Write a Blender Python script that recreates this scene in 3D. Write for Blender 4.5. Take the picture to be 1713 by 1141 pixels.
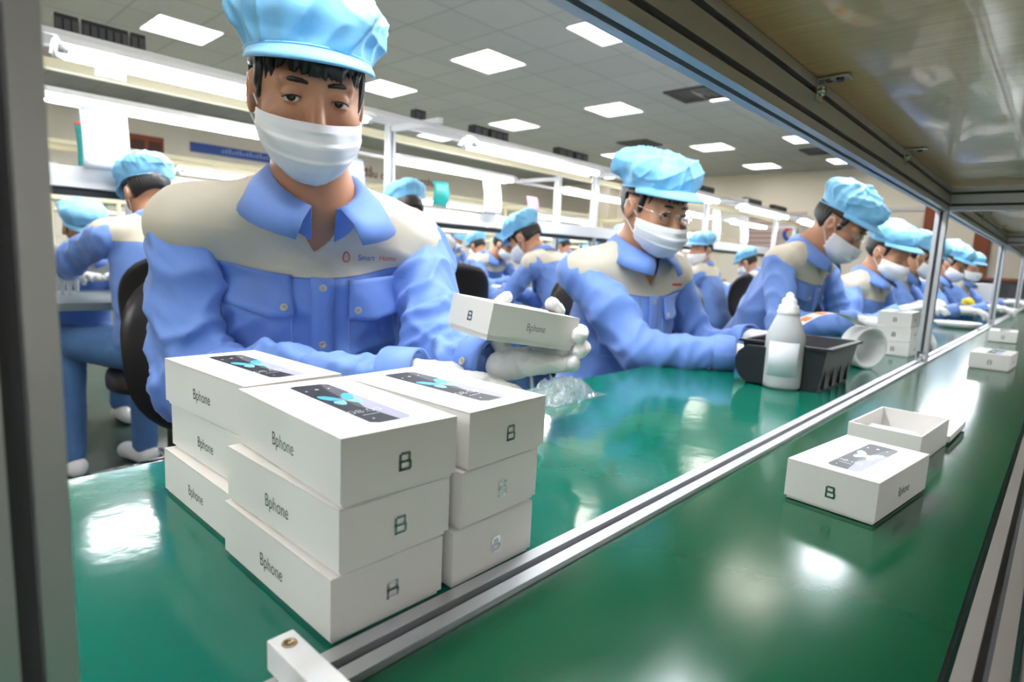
import bpy, bmesh, math, random
import numpy as np
from mathutils import Vector, Matrix
from mathutils.bvhtree import BVHTree

for o in list(bpy.data.objects):
    bpy.data.objects.remove(o)
scn = bpy.context.scene
COL = scn.collection

# ------------------------------------------------------------------ camera, world, exposure
IMG_W, IMG_H = 1713, 1141
FPX = 1000.47
YAW, PIT, ROL = 0.7425, 0.1390, -0.0471
cy, sy, cp, sp, cr, sr = math.cos(YAW), math.sin(YAW), math.cos(PIT), math.sin(PIT), math.cos(ROL), math.sin(ROL)
_f = np.array([cy*cp, sy*cp, -sp]); _r = np.array([sy, -cy, 0.0]); _d = np.cross(_f, _r)
CR = cr*_r + sr*_d
CD = -sr*_r + cr*_d
CF = _f
CAM = np.array([0.0, 0.0, 1.01])

cam_data = bpy.data.cameras.new('camera')
cam = bpy.data.objects.new('camera', cam_data)
COL.objects.link(cam)
m = Matrix(((CR[0], -CD[0], -CF[0], CAM[0]), (CR[1], -CD[1], -CF[1], CAM[1]), (CR[2], -CD[2], -CF[2], CAM[2]), (0, 0, 0, 1)))
cam.matrix_world = m
cam_data.sensor_width = 36.0
cam_data.lens = FPX*36.0/IMG_W
cam_data.clip_start = 0.02
cam_data.clip_end = 100
cam_data.dof.use_dof = True
cam_data.dof.focus_distance = 0.62
cam_data.dof.aperture_fstop = 6.5
scn.camera = cam

scn.view_settings.view_transform = 'Standard'
scn.view_settings.look = 'None'
scn.view_settings.gamma = 1.0
scn.view_settings.exposure = 0.05
scn.view_settings.use_curve_mapping = False
world = bpy.data.worlds.new('world'); scn.world = world
world.use_nodes = True
world.node_tree.nodes['Background'].inputs[0].default_value = (0.75, 0.85, 1.0, 1)
world.node_tree.nodes['Background'].inputs[1].default_value = 0.3

PANEL_E = 12.0      # emission of the ceiling panels
TUBE_E = 37.0       # emission of the fluorescent tubes

def at(px, py, d):
    """pixel of the photograph and a depth in metres -> point in the room"""
    return CAM + CR*((px-856.5)/FPX*d) + CD*((py-570.5)/FPX*d) + CF*d
def pz(px, py, z):
    r = CR*(px-856.5) + CD*(py-570.5) + CF*FPX
    return CAM + r*((z-CAM[2])/r[2])
def pY(px, py, Y):
    r = CR*(px-856.5) + CD*(py-570.5) + CF*FPX
    return CAM + r*(Y/r[1])
def pX(px, py, X):
    r = CR*(px-856.5) + CD*(py-570.5) + CF*FPX
    return CAM + r*(X/r[0])

TZ = 0.75   # table top

# ------------------------------------------------------------------ materials
MATS = {}
def mat(name, color, rough=0.5, metal=0.0, emit=0.0, ecol=None, trans=0.0, coat=0.0, spec=None, sheen=0.0, alpha=1.0, ior=None,
        noise=None, bump=None, sss=0.0):
    """noise=(scale, amount) varies the colour, bump=(scale, strength, distance)"""
    if name in MATS: return MATS[name]
    mt = bpy.data.materials.new(name); mt.use_nodes = True
    nt = mt.node_tree; b = nt.nodes['Principled BSDF']
    c = tuple(color)+(1,)
    b.inputs['Base Color'].default_value = c
    b.inputs['Roughness'].default_value = rough
    b.inputs['Metallic'].default_value = metal
    b.inputs['Transmission Weight'].default_value = trans
    b.inputs['Coat Weight'].default_value = coat
    b.inputs['Sheen Weight'].default_value = sheen
    b.inputs['Alpha'].default_value = alpha
    if sss:
        b.inputs['Subsurface Weight'].default_value = sss
        b.inputs['Subsurface Radius'].default_value = (0.01, 0.004, 0.002)
        b.inputs['Subsurface Scale'].default_value = 0.6
    if ior: b.inputs['IOR'].default_value = ior
    if spec is not None: b.inputs['Specular IOR Level'].default_value = spec
    if emit:
        b.inputs['Emission Color'].default_value = tuple(ecol or color)+(1,)
        b.inputs['Emission Strength'].default_value = emit
    tc = nt.nodes.new('ShaderNodeTexCoord')
    if noise:
        n = nt.nodes.new('ShaderNodeTexNoise'); n.inputs['Scale'].default_value = noise[0]; n.inputs['Detail'].default_value = 5
        nt.links.new(tc.outputs['Object'], n.inputs['Vector'])
        mx = nt.nodes.new('ShaderNodeMix'); mx.data_type = 'RGBA'
        mx.inputs['A'].default_value = tuple(x*(1-noise[1]) for x in color)+(1,)
        mx.inputs['B'].default_value = tuple(min(1, x*(1+noise[1])) for x in color)+(1,)
        nt.links.new(n.outputs['Fac'], mx.inputs['Factor'])
        nt.links.new(mx.outputs['Result'], b.inputs['Base Color'])
    if bump:
        n = nt.nodes.new('ShaderNodeTexNoise'); n.inputs['Scale'].default_value = bump[0]; n.inputs['Detail'].default_value = 4
        nt.links.new(tc.outputs['Object'], n.inputs['Vector'])
        bp = nt.nodes.new('ShaderNodeBump'); bp.inputs['Strength'].default_value = bump[1]; bp.inputs['Distance'].default_value = bump[2]
        nt.links.new(n.outputs['Fac'], bp.inputs['Height'])
        nt.links.new(bp.outputs['Normal'], b.inputs['Normal'])
    MATS[name] = mt
    return mt

def nodes(mt): return mt.node_tree, mt.node_tree.nodes, mt.node_tree.links, mt.node_tree.nodes['Principled BSDF']

ALU = mat('aluminium', (0.62, 0.63, 0.66), 0.38, 0.75, noise=(14, 0.05))
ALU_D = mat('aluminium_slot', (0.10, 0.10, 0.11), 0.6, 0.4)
WHITE_FRAME = mat('white_frame', (0.72, 0.73, 0.75), 0.4, 0.25)
CREAM_FRAME = mat('cream_pipe', (0.80, 0.74, 0.52), 0.45)
CARD = mat('white_card', (0.86, 0.835, 0.80), 0.50, bump=(900, 0.08, 0.0002))
CARD_IN = mat('card_inner', (0.84, 0.82, 0.80), 0.6)
FOIL = mat('silver_foil', (0.42, 0.48, 0.47), 0.20, 1.0)
PRINT_DARK = mat('print_dark', (0.028, 0.030, 0.038), 0.45, spec=.25)
PRINT_GREY = mat('print_grey', (0.11, 0.11, 0.13), 0.45, spec=.25)
PRINT_GLARE = mat('print_glare', (0.40, 0.40, 0.52), 0.45, spec=.25)
PRINT_BLUE = mat('print_wing', (0.09, 0.50, 0.86), 0.30)
PRINT_BLUE2 = mat('print_wing_pale', (0.28, 0.68, 0.93), 0.30)
PRINT_ORANGE = mat('print_body', (0.55, 0.22, 0.06), 0.4)
PRINT_WHITE = mat('print_white', (0.85, 0.85, 0.88), 0.35)
BLACK_PL = mat('black_plastic', (0.012, 0.012, 0.014), 0.35, bump=(300, 0.1, 0.0005))
BLACK_LEATHER = mat('black_vinyl', (0.014, 0.012, 0.012), 0.33, bump=(160, 0.25, 0.001))
WHITE_PL = mat('white_plastic', (0.82, 0.82, 0.83), 0.35, sss=0.15)
CHROME = mat('chrome', (0.75, 0.75, 0.76), 0.15, 1.0)
SKIN = mat('skin', (0.47, 0.225, 0.125), 0.45, noise=(30, 0.06), sss=0.12, bump=(400, 0.1, 0.0005))
HAIR = mat('black_hair', (0.006, 0.005, 0.005), 0.42, bump=(260, 0.5, 0.002))
GLOVE = mat('white_glove', (0.83, 0.83, 0.82), 0.8, sheen=0.3, bump=(700, 0.5, 0.0008))
MASKM = mat('mask_fabric', (0.86, 0.86, 0.89), 0.75, sss=0.1, bump=(220, 0.12, 0.0006))
CAPM = mat('sky_cap_fabric', (0.22, 0.56, 0.86), 0.62, sheen=0.2, noise=(8, 0.05))
JBLUE = (0.140, 0.265, 0.66)
JBEIGE = (0.62, 0.565, 0.45)
SHIRT = mat('blue_jacket_fabric', JBLUE, 0.62, sheen=0.15, noise=(6, 0.06), bump=(500, 0.12, 0.0004))
TROUS = mat('denim_trousers', (0.08, 0.19, 0.42), 0.8, noise=(20, 0.15))
BUTTON = mat('cream_button', (0.70, 0.62, 0.45), 0.3, coat=0.4)
THREAD = mat('stitch', (0.35, 0.50, 0.85), 0.7)
EYEW = mat('eye_white', (0.75, 0.72, 0.70), 0.15)
IRIS = mat('iris_dark', (0.012, 0.008, 0.006), 0.08)
LENSM = mat('spectacle_lens', (1, 1, 1), 0.02, trans=1.0, ior=1.25, alpha=0.5)
TUBE = mat('tube_light', (1, 1, 1), 0.4, emit=TUBE_E, ecol=(0.93, 0.96, 1.0))
PANEL = mat('panel_light', (1, 1, 1), 0.5, emit=PANEL_E, ecol=(1.0, 0.93, 0.82))
REFL = mat('reflector_white', (0.80, 0.83, 0.86), 0.3)
RED = mat('red_print', (0.65, 0.03, 0.03), 0.5)
TEAL = mat('teal_card', (0.0, 0.22, 0.20), 0.5)
PINK = mat('pink_card', (0.85, 0.28, 0.58), 0.5)
PAPER = mat('paper', (0.80, 0.83, 0.88), 0.7)
SIGNBLUE = mat('sign_blue', (0.03, 0.09, 0.40), 0.5)
YELLOW = mat('yellow_print', (0.85, 0.68, 0.03), 0.5)
GREENP = mat('green_print', (0.05, 0.45, 0.12), 0.5)
ORANGE = mat('orange_print', (0.80, 0.20, 0.04), 0.5)
DARKWOOD = mat('brown_wood', (0.28, 0.07, 0.025), 0.5, noise=(5, 0.3))
GREY_DK = mat('dark_grey', (0.05, 0.055, 0.06), 0.5)
TXT = mat('wall_text', (0.20, 0.06, 0.05), 0.6)

# jacket with the beige yoke: the vertex value "yoke" is the distance above the chest seam
def jacket_mat():
    mt = mat('two_tone_jacket_fabric', JBLUE, 0.62, sheen=0.15)
    nt, N, L, b = nodes(mt)
    a = N.new('ShaderNodeAttribute'); a.attribute_name = 'yoke'
    g = N.new('ShaderNodeMath'); g.operation = 'GREATER_THAN'; g.inputs[1].default_value = 0.0
    L.new(a.outputs['Fac'], g.inputs[0])
    mx = N.new('ShaderNodeMix'); mx.data_type = 'RGBA'
    mx.inputs['A'].default_value = JBLUE+(1,); mx.inputs['B'].default_value = JBEIGE+(1,)
    L.new(g.outputs[0], mx.inputs['Factor'])
    # seam line
    ab = N.new('ShaderNodeMath'); ab.operation = 'ABSOLUTE'; L.new(a.outputs['Fac'], ab.inputs[0])
    le = N.new('ShaderNodeMath'); le.operation = 'LESS_THAN'; le.inputs[1].default_value = 0.0012; L.new(ab.outputs[0], le.inputs[0])
    m2 = N.new('ShaderNodeMix'); m2.data_type = 'RGBA'; m2.inputs['B'].default_value = (0.10, 0.16, 0.36, 1)
    L.new(mx.outputs['Result'], m2.inputs['A']); L.new(le.outputs[0], m2.inputs['Factor'])
    L.new(m2.outputs['Result'], b.inputs['Base Color'])
    tc = N.new('ShaderNodeTexCoord'); n = N.new('ShaderNodeTexNoise'); n.inputs['Scale'].default_value = 500
    L.new(tc.outputs['Object'], n.inputs['Vector'])
    bp = N.new('ShaderNodeBump'); bp.inputs['Strength'].default_value = 0.12; bp.inputs['Distance'].default_value = 0.0004
    L.new(n.outputs['Fac'], bp.inputs['Height']); L.new(bp.outputs['Normal'], b.inputs['Normal'])
    return mt
JACKET = jacket_mat()

def mat_surface(name, col, rough, scale_y, bump_d, col2, spec=0.5, scratch=0.3):
    mt = mat(name, col, rough)
    nt, N, L, b = nodes(mt)
    tc = N.new('ShaderNodeTexCoord')
    mp = N.new('ShaderNodeMapping'); mp.inputs['Scale'].default_value = (1, scale_y, 1)
    L.new(tc.outputs['Object'], mp.inputs['Vector'])
    n1 = N.new('ShaderNodeTexNoise'); n1.inputs['Scale'].default_value = 5; n1.inputs['Detail'].default_value = 8
    L.new(mp.outputs[0], n1.inputs['Vector'])
    mx = N.new('ShaderNodeMix'); mx.data_type = 'RGBA'; mx.inputs['A'].default_value = col+(1,); mx.inputs['B'].default_value = col2+(1,)
    L.new(n1.outputs['Fac'], mx.inputs['Factor']); L.new(mx.outputs['Result'], b.inputs['Base Color'])
    # roughness variation
    n2 = N.new('ShaderNodeTexNoise'); n2.inputs['Scale'].default_value = 14; n2.inputs['Detail'].default_value = 9
    L.new(mp.outputs[0], n2.inputs['Vector'])
    mr = N.new('ShaderNodeMapRange'); mr.inputs['From Min'].default_value = 0.3; mr.inputs['From Max'].default_value = 0.7
    mr.inputs['To Min'].default_value = rough*0.92; mr.inputs['To Max'].default_value = rough*1.1; b.inputs['Specular IOR Level'].default_value = spec
    L.new(n2.outputs['Fac'], mr.inputs['Value']); L.new(mr.outputs[0], b.inputs['Roughness'])
    # bump: waviness + fine grain
    n3 = N.new('ShaderNodeTexNoise'); n3.inputs['Scale'].default_value = 22; n3.inputs['Detail'].default_value = 3
    L.new(tc.outputs['Object'], n3.inputs['Vector'])
    bp = N.new('ShaderNodeBump'); bp.inputs['Strength'].default_value = 0.5; bp.inputs['Distance'].default_value = bump_d
    L.new(n3.outputs['Fac'], bp.inputs['Height'])
    n4 = N.new('ShaderNodeTexNoise'); n4.inputs['Scale'].default_value = 900; n4.inputs['Detail'].default_value = 1
    L.new(tc.outputs['Object'], n4.inputs['Vector'])
    b2 = N.new('ShaderNodeBump'); b2.inputs['Strength'].default_value = scratch; b2.inputs['Distance'].default_value = 0.00005
    L.new(n4.outputs['Fac'], b2.inputs['Height']); L.new(bp.outputs['Normal'], b2.inputs['Normal'])
    L.new(b2.outputs['Normal'], b.inputs['Normal'])
    return mt
MAT_GREEN = mat_surface('green_bench_mat', (0.000, 0.105, 0.068), 0.10, 1.0, 0.0007, (0.001, 0.130, 0.088), scratch=0.06, spec=0.42)
BELT_GREEN = mat_surface('green_belt', (0.001, 0.058, 0.022), 0.15, 3.0, 0.00005, (0.002, 0.074, 0.030), scratch=0.35, spec=0.28)

def ceiling_mat():
    mt = mat('ceiling_tiles', (0.42, 0.44, 0.43), 0.8)
    nt, N, L, b = nodes(mt)
    tc = N.new('ShaderNodeTexCoord')
    br = N.new('ShaderNodeTexBrick'); br.offset = 0.0; br.inputs['Scale'].default_value = 1.0
    br.inputs['Brick Width'].default_value = 0.6; br.inputs['Row Height'].default_value = 0.6
    br.inputs['Mortar Size'].default_value = 0.012; br.inputs['Mortar Smooth'].default_value = 0.3
    br.inputs['Color1'].default_value = (0.43, 0.45, 0.44, 1); br.inputs['Color2'].default_value = (0.40, 0.42, 0.41, 1)
    br.inputs['Mortar'].default_value = (0.31, 0.33, 0.32, 1)
    L.new(tc.outputs['Object'], br.inputs['Vector']); L.new(br.outputs['Color'], b.inputs['Base Color'])
    return mt
def wood_mat():
    mt = mat('plywood', (0.30, 0.19, 0.10), 0.33, coat=0.35)
    nt, N, L, b = nodes(mt)
    tc = N.new('ShaderNodeTexCoord'); mp = N.new('ShaderNodeMapping'); mp.inputs['Scale'].default_value = (40, 3, 3)
    mp.inputs['Rotation'].default_value = (0, 0, 0.25)
    L.new(tc.outputs['Object'], mp.inputs['Vector'])
    n = N.new('ShaderNodeTexNoise'); n.inputs['Scale'].default_value = 3; n.inputs['Detail'].default_value = 7
    L.new(mp.outputs[0], n.inputs['Vector'])
    r = N.new('ShaderNodeValToRGB'); r.color_ramp.elements[0].color = (0.50, 0.25, 0.075, 1); r.color_ramp.elements[1].color = (0.85, 0.52, 0.22, 1)
    L.new(n.outputs['Fac'], r.inputs['Fac']); L.new(r.outputs['Color'], b.inputs['Base Color'])
    n3 = N.new('ShaderNodeTexNoise'); n3.inputs['Scale'].default_value = 60
    L.new(tc.outputs['Object'], n3.inputs['Vector'])
    bp = N.new('ShaderNodeBump'); bp.inputs['Strength'].default_value = 0.3; bp.inputs['Distance'].default_value = 0.0006
    L.new(n3.outputs['Fac'], bp.inputs['Height']); L.new(bp.outputs['Normal'], b.inputs['Normal'])
    return mt
CEIL = ceiling_mat(); PLY = wood_mat()
WALLM = mat('wall_paint', (0.86, 0.80, 0.70), 0.8, noise=(0.7, 0.04))
FLOORM = mat('floor_green', (0.010, 0.040, 0.028), 0.35, noise=(2, 0.2))

# ------------------------------------------------------------------ mesh helpers
class MB:
    """collects shapes with material slots and links them as ONE mesh object"""
    def __init__(s): s.v = []; s.f = []; s.mi = []; s.mats = []; s.sm = []
    def slot(s, m):
        if m not in s.mats: s.mats.append(m)
        return s.mats.index(m)
    def add(s, vs, fs, m, smooth=False, M=None):
        k = len(s.v); i = s.slot(m)
        for v in vs:
            v = Vector(tuple(float(c) for c in v))
            s.v.append(tuple(M @ v) if M is not None else tuple(v))
        for f in fs: s.f.append(tuple(k+j for j in f)); s.mi.append(i); s.sm.append(smooth)
        return s
    def box(s, lo, hi, m, M=None, bev=0.0):
        if bev > 0:
            bm = bmesh.new(); bmesh.ops.create_cube(bm, size=1)
            for v in bm.verts: v.co = Vector([lo[i]+(v.co[i]+.5)*(hi[i]-lo[i]) for i in range(3)])
            bmesh.ops.bevel(bm, geom=bm.edges[:], offset=bev, segments=2, affect='EDGES', profile=0.6)
            bm.verts.index_update()
            s.add([v.co for v in bm.verts], [[v.index for v in f.verts] for f in bm.faces], m, False, M); bm.free(); return s
        x0, y0, z0 = lo; x1, y1, z1 = hi
        vs = [(x0,y0,z0),(x1,y0,z0),(x1,y1,z0),(x0,y1,z0),(x0,y0,z1),(x1,y0,z1),(x1,y1,z1),(x0,y1,z1)]
        return s.add(vs, [(0,3,2,1),(4,5,6,7),(0,1,5,4),(1,2,6,5),(2,3,7,6),(3,0,4,7)], m, False, M)
    def tube(s, pts, r, m, n=10, M=None, caps=True):
        pts = [Vector(tuple(float(c) for c in p)) for p in pts]; vs = []; fs = []
        rs = r if isinstance(r, (list, tuple)) else [r]*len(pts)
        up = Vector((0,0,1)); prev = None
        for i, p in enumerate(pts):
            t = (pts[min(i+1, len(pts)-1)]-pts[max(i-1, 0)])
            t = t.normalized() if t.length > 1e-9 else Vector((0,0,1))
            if prev is None:
                a = up if abs(t.dot(up)) < .9 else Vector((1,0,0)); u = t.cross(a).normalized()
            else: u = (prev-t*prev.dot(t)).normalized()
            prev = u; w = t.cross(u)
            for k in range(n):
                a = 2*math.pi*k/n; vs.append(p+(u*math.cos(a)+w*math.sin(a))*rs[i])
        for i in range(len(pts)-1):
            for k in range(n): fs.append((i*n+k, i*n+(k+1)%n, (i+1)*n+(k+1)%n, (i+1)*n+k))
        if caps: fs.append(tuple(range(n-1,-1,-1))); fs.append(tuple(range((len(pts)-1)*n, len(pts)*n)))
        return s.add(vs, fs, m, True, M)
    def lathe(s, prof, m, n=40, M=None):
        vs = []; fs = []
        for r, z in prof:
            for k in range(n): a = 2*math.pi*k/n; vs.append((r*math.cos(a), r*math.sin(a), z))
        for i in range(len(prof)-1):
            for k in range(n): fs.append((i*n+k, i*n+(k+1)%n, (i+1)*n+(k+1)%n, (i+1)*n+k))
        if prof[0][0] > 1e-6: fs.append(tuple(range(n-1,-1,-1)))
        if prof[-1][0] > 1e-6: fs.append(tuple(range((len(prof)-1)*n, len(prof)*n)))
        return s.add(vs, fs, m, True, M)
    def grid(s, P, m, thick=0.0, smooth=True, closed=False):
        """P[i][j] points -> sheet; thick gives it a second side"""
        P = np.asarray(P, float); a, b, _ = P.shape
        du = np.gradient(P, axis=0); dv = np.gradient(P, axis=1); n = np.cross(du, dv); n /= (np.linalg.norm(n, axis=2, keepdims=True)+1e-12)
        vs = P.reshape(-1, 3).tolist(); fs = []
        for i in range(a-1):
            for j in range(b-1): fs.append((i*b+j, (i+1)*b+j, (i+1)*b+j+1, i*b+j+1))
        if thick:
            q = a*b; vs += (P-n*thick).reshape(-1, 3).tolist()
            for i in range(a-1):
                for j in range(b-1): fs.append((q+i*b+j, q+i*b+j+1, q+(i+1)*b+j+1, q+(i+1)*b+j))
            for i in range(a-1):
                fs.append((i*b, q+i*b, q+(i+1)*b, (i+1)*b)); fs.append((i*b+b-1, (i+1)*b+b-1, q+(i+1)*b+b-1, q+i*b+b-1))
            for j in range(b-1):
                fs.append((j, j+1, q+j+1, q+j)); fs.append(((a-1)*b+j, q+(a-1)*b+j, q+(a-1)*b+j+1, (a-1)*b+j+1))
        return s.add(vs, fs, m, smooth)
    def profile(s, a, b, prof, m, M=None, mslot=None):
        """extrude the closed (y,z) outline along x from a to b"""
        n = len(prof); vs = [(a, y, z) for y, z in prof]+[(b, y, z) for y, z in prof]
        fs = [(i, (i+1)%n, n+(i+1)%n, n+i) for i in range(n)]+[tuple(range(n-1,-1,-1)), tuple(range(n, 2*n))]
        return s.add(vs, fs, m, False, M)
    def build(s, name, parent=None, loc=None, off=None):
        me = bpy.data.meshes.new(name)
        v = np.array(s.v, float)
        if off is not None: v = v-np.array(off, float)
        me.from_pydata(v.tolist(), [], s.f)
        for mm in s.mats: me.materials.append(mm)
        me.polygons.foreach_set('material_index', s.mi)
        me.polygons.foreach_set('use_smooth', s.sm)
        me.update()
        return link(name, me, parent, loc)

def link(name, me, parent=None, loc=None):
    o = bpy.data.objects.new(name, me); COL.objects.link(o)
    if parent is not None: o.parent = parent
    if loc is not None: o.location = Vector(tuple(float(c) for c in loc))
    return o
def tag(o, label=None, cat=None, group=None, kind=None):
    if label: o['label'] = label
    if cat: o['category'] = cat
    if group: o['group'] = group
    if kind: o['kind'] = kind
    return o
def thing(name, label, cat, loc=(0,0,0), rz=0.0, group=None):
    o = bpy.data.objects.new(name, None); COL.objects.link(o); o.empty_display_size = 0.1
    o.location = Vector(tuple(float(c) for c in loc)); o.rotation_euler = (0, 0, rz)
    return tag(o, label, cat, group)
def dup(root, loc, rz=0.0, label=None, group=None, cat=None):
    r = root.copy(); COL.objects.link(r); r.location = Vector(tuple(float(c) for c in loc)); r.rotation_euler = (0, 0, rz)
    if label: r['label'] = label
    if group: r['group'] = group
    for ch in list(root.children):
        c = ch.copy(); COL.objects.link(c); c.parent = r
        for g in ch.children:
            d = g.copy(); COL.objects.link(d); d.parent = c
    return r
def text_shape(txt, size, mb, m, M, bold=0.0, xs=1.0):
    """lettering lying in local x,y; M places it"""
    cu = bpy.data.curves.new('t', 'FONT'); cu.body = txt; cu.size = size; cu.align_x = 'CENTER'; cu.align_y = 'CENTER'; cu.offset = bold
    cu.resolution_u = 4
    ob = bpy.data.objects.new('t', cu); COL.objects.link(ob)
    dg = bpy.context.evaluated_depsgraph_get(); ev = ob.evaluated_get(dg); me = ev.to_mesh()
    mb.add([(v.co[0]*xs, v.co[1], v.co[2]) for v in me.vertices], [tuple(p.vertices) for p in me.polygons], m, False, M)
    ev.to_mesh_clear(); bpy.data.objects.remove(ob); bpy.data.curves.remove(cu)
def frameM(o, x, y, z=None):
    x = Vector(x).normalized(); y = Vector(y); z = Vector(z) if z is not None else x.cross(y); z.normalize(); y = z.cross(x)
    return Matrix(((x[0],y[0],z[0],o[0]),(x[1],y[1],z[1],o[1]),(x[2],y[2],z[2],o[2]),(0,0,0,1)))
# ------------------------------------------------------------------ room shell
CZ = 3.10
X0, X1, Y0, Y1 = -4.0, 13.7, -4.0, 11.0
def struct(name, mb):
    return tag(mb.build(name), kind='structure')
struct('floor', MB().box((X0-.1, Y0-.1, -0.1), (X1+.1, Y1+.1, 0), FLOORM))
struct('ceiling', MB().box((X0-.1, Y0-.1, CZ), (X1+.1, Y1+.1, CZ+.1), CEIL))
struct('wall_back', MB().box((X0-.1, Y1, 0), (X1+.1, Y1+.1, CZ), WALLM))
struct('wall_right', MB().box((X1, Y0, 0), (X1+.1, Y1, CZ), WALLM))
struct('wall_left', MB().box((X0-.1, Y0, 0), (X0, Y1, CZ), WALLM))
struct('wall_front', MB().box((X0, Y0-.1, 0), (X1, Y0, CZ), WALLM))
struct('trim_1', MB().box((X1-.45, 9.0, 0), (X1-.002, 9.6, CZ-.002), WALLM))      # pilaster

ORD = ['first', 'second', 'third', 'fourth', 'fifth', 'sixth', 'seventh', 'eighth', 'ninth', 'tenth', 'eleventh', 'twelfth']
# recessed ceiling lights: rows run along the benches
def ceiling_light(x, y, label):
    t = thing('ceiling_light', label, 'ceiling light', (x, y, CZ), 0, 'recessed ceiling lights')
    f = MB(); h = .30
    for a, b in (((-h,-h,-.012),(h,-h+.012,0)), ((-h,h-.012,-.012),(h,h,0)), ((-h,-h,-.012),(-h+.012,h,0)), ((h-.012,-h,-.012),(h,h,0))):
        f.box(a, b, REFL)
    for k in (-1, 1): f.box((-h, k*.1-.004, -.011), (h, k*.1+.004, -.003), REFL)
    for k in range(9): f.box((-.25+k*.0625-.001, -h, -.011), (-.25+k*.0625+.001, h, -.004), REFL)
    f.build('louvre', t)
    MB().box((-.287, -.287, -.003), (.287, .287, -.001), PANEL).build('diffuser', t)
    return t
rows = [(8.62, 'row nearest the back wall'), (6.80, 'second row from the back'), (4.92, 'middle row of the ceiling'),
        (3.34, 'row above the overhead beam'), (1.55, 'row over the near bench'), (-0.2, 'row nearest the camera')]
xs = [-2.6, -0.1, 2.33, 4.77, 7.22, 10.35, 12.68]
for y, rn in rows:
    for i, x in enumerate(xs):
        if y < 1 and x > 8: continue
        ceiling_light(x, y, 'square ceiling light, %s from the left in the %s' % (ORD[i], rn))
# air diffusers in the ceiling
for q, lb in (((1165, 157), 'dark square ceiling air vent partly behind the overhead beam'), ((1375, 252), 'small dark air vent near the overhead beam, farther away'),
              ((1070, 240), 'grey square ceiling air vent between two bright lights')):
    c = pz(q[0], q[1], CZ); t = thing('air_vent', lb, 'air vent', (c[0], c[1], CZ)); mb = MB()
    for k in range(5):
        s = .29-k*.06
        mb.box((-s,-s,-.02+k*.003), (s,-s+.03,-.005), GREY_DK).box((-s,s-.03,-.02+k*.003), (s,s,-.005), GREY_DK)
        mb.box((-s,-s,-.02+k*.003), (-s+.03,s,-.005), GREY_DK).box((s-.03,-s,-.02+k*.003), (s,s,-.005), GREY_DK)
    mb.build('grille', t); MB().box((-.3,-.3,-.006), (.3,.3,0), ALU_D).build('backing', t)

# things on the far walls
def wall_rect(name, label, cat, pa, pb, m, depth=.03, Y=None, X=None, extra=None):
    """flat thing on a wall from two opposite corners in the photograph"""
    if Y is not None:
        a = pY(pa[0], pa[1], Y); b = pY(pb[0], pb[1], Y); lo = (min(a[0],b[0]), Y-depth, min(a[2],b[2])); hi = (max(a[0],b[0]), Y, max(a[2],b[2]))
    else:
        a = pX(pa[0], pa[1], X); b = pX(pb[0], pb[1], X); lo = (X-depth, min(a[1],b[1]), min(a[2],b[2])); hi = (X, max(a[1],b[1]), max(a[2],b[2]))
    t = thing(name, label, cat, lo)
    return t, lo, hi
WY = Y1-.002
t, lo, hi = wall_rect('door_panel', 'brown wooden double door far behind the paper notice at left', 'door', (212, 222), (276, 330), DARKWOOD, Y=WY)
w, h = hi[0]-lo[0], hi[2]-lo[2]
f = MB()
hz_ = max(lo[2], 0); 
f.box((0,0,-lo[2]+.002), (w,.03,h), DARKWOOD).build('door_leaf', t)
g = MB()
for k in (0, 1): g.box((w*(.08+.48*k), -.012, h-.42), (w*(.44+.48*k), 0, h-.08), mat('door_recess', (.09,.025,.012), .5))
g.build('door_window', t)
a = pY(318, 253, WY); b = pY(318, 237, WY); c = pY(470, 262, WY); w = c[0]-a[0]; h = b[2]-a[2]
t = thing('banner_sign', 'long dark blue banner sign on the far wall left of the masked worker', 'sign', (a[0], WY, a[2]))
MB().box((0,-.03,0), (w,0,h), SIGNBLUE).build('board', t)
mb = MB()
for k in range(26): mb.box((.5+k*.060, -.034, h*.3), (.5+k*.060+.036, -.03, h*.3+.05+.02*((k*7)%3)), mat('sign_letters', (.25,.35,.7), .5))
mb.build('lettering', t)
# raised slogan on the back wall
a = pY(655, 296, WY)
t = thing('wall_slogan', 'brown lettering on the far wall behind the aluminium post', 'lettering', a)
for dx, wd in ((-.55, '\u0111\u1ea7u'), (-.10, 'qu\u1ea3'), (.60, 'm\u1ea1ng'), (1.15, 'nhang')):
    mb = MB(); text_shape(wd, .23, mb, TXT, frameM((dx,-.004,0), (1,0,0), (0,0,1)), bold=.004); mb.build('word', t)
# notice board on the end wall, with a ring shaped emblem
WX = X1-.002
a = pX(1252, 356, WX); b = pX(1342, 432, WX)
t = thing('notice_board', 'pinkish framed notice board with red, green and blue ring emblem', 'notice board', (WX, (a[1]+b[1])/2, (a[2]+b[2])/2))
hw, hh = abs(a[1]-b[1])/2, abs(a[2]-b[2])/2
MB().box((-.03,-hw,-hh), (0,hw,hh), mat('notice_paper', (.62,.52,.50), .6)).build('board', t)
mb = MB()
for k in range(7): mb.box((-.034, -.2*hw+.05, hh*(.7-.22*k)), (-.03, hw*.9, hh*(.7-.22*k)+.03), mat('notice_rows', (.45,.22,.22), .6))
mb.box((-.034, -.1*hw, -hh), (-.03, -.06*hw, hh), WHITE_FRAME)
mb.build('printed_rows', t)
mb = MB(); cyb, czb = -hw*.55, 0.02
for k, mm in enumerate((RED, GREENP, SIGNBLUE)):
    P = [[(-.036, cyb+r*math.cos(a0), czb+r*math.sin(a0)) for r in (.09, .17)] for a0 in np.linspace(math.radians(30+120*k), math.radians(146+120*k), 14)]
    mb.grid(P, mm, thick=.004, smooth=False)
mb.build('ring_emblem', t)
a = pX(1350, 402, WX); t = thing('blue_poster', 'small dark blue poster on the end wall beside the notice board', 'poster', a)
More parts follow.
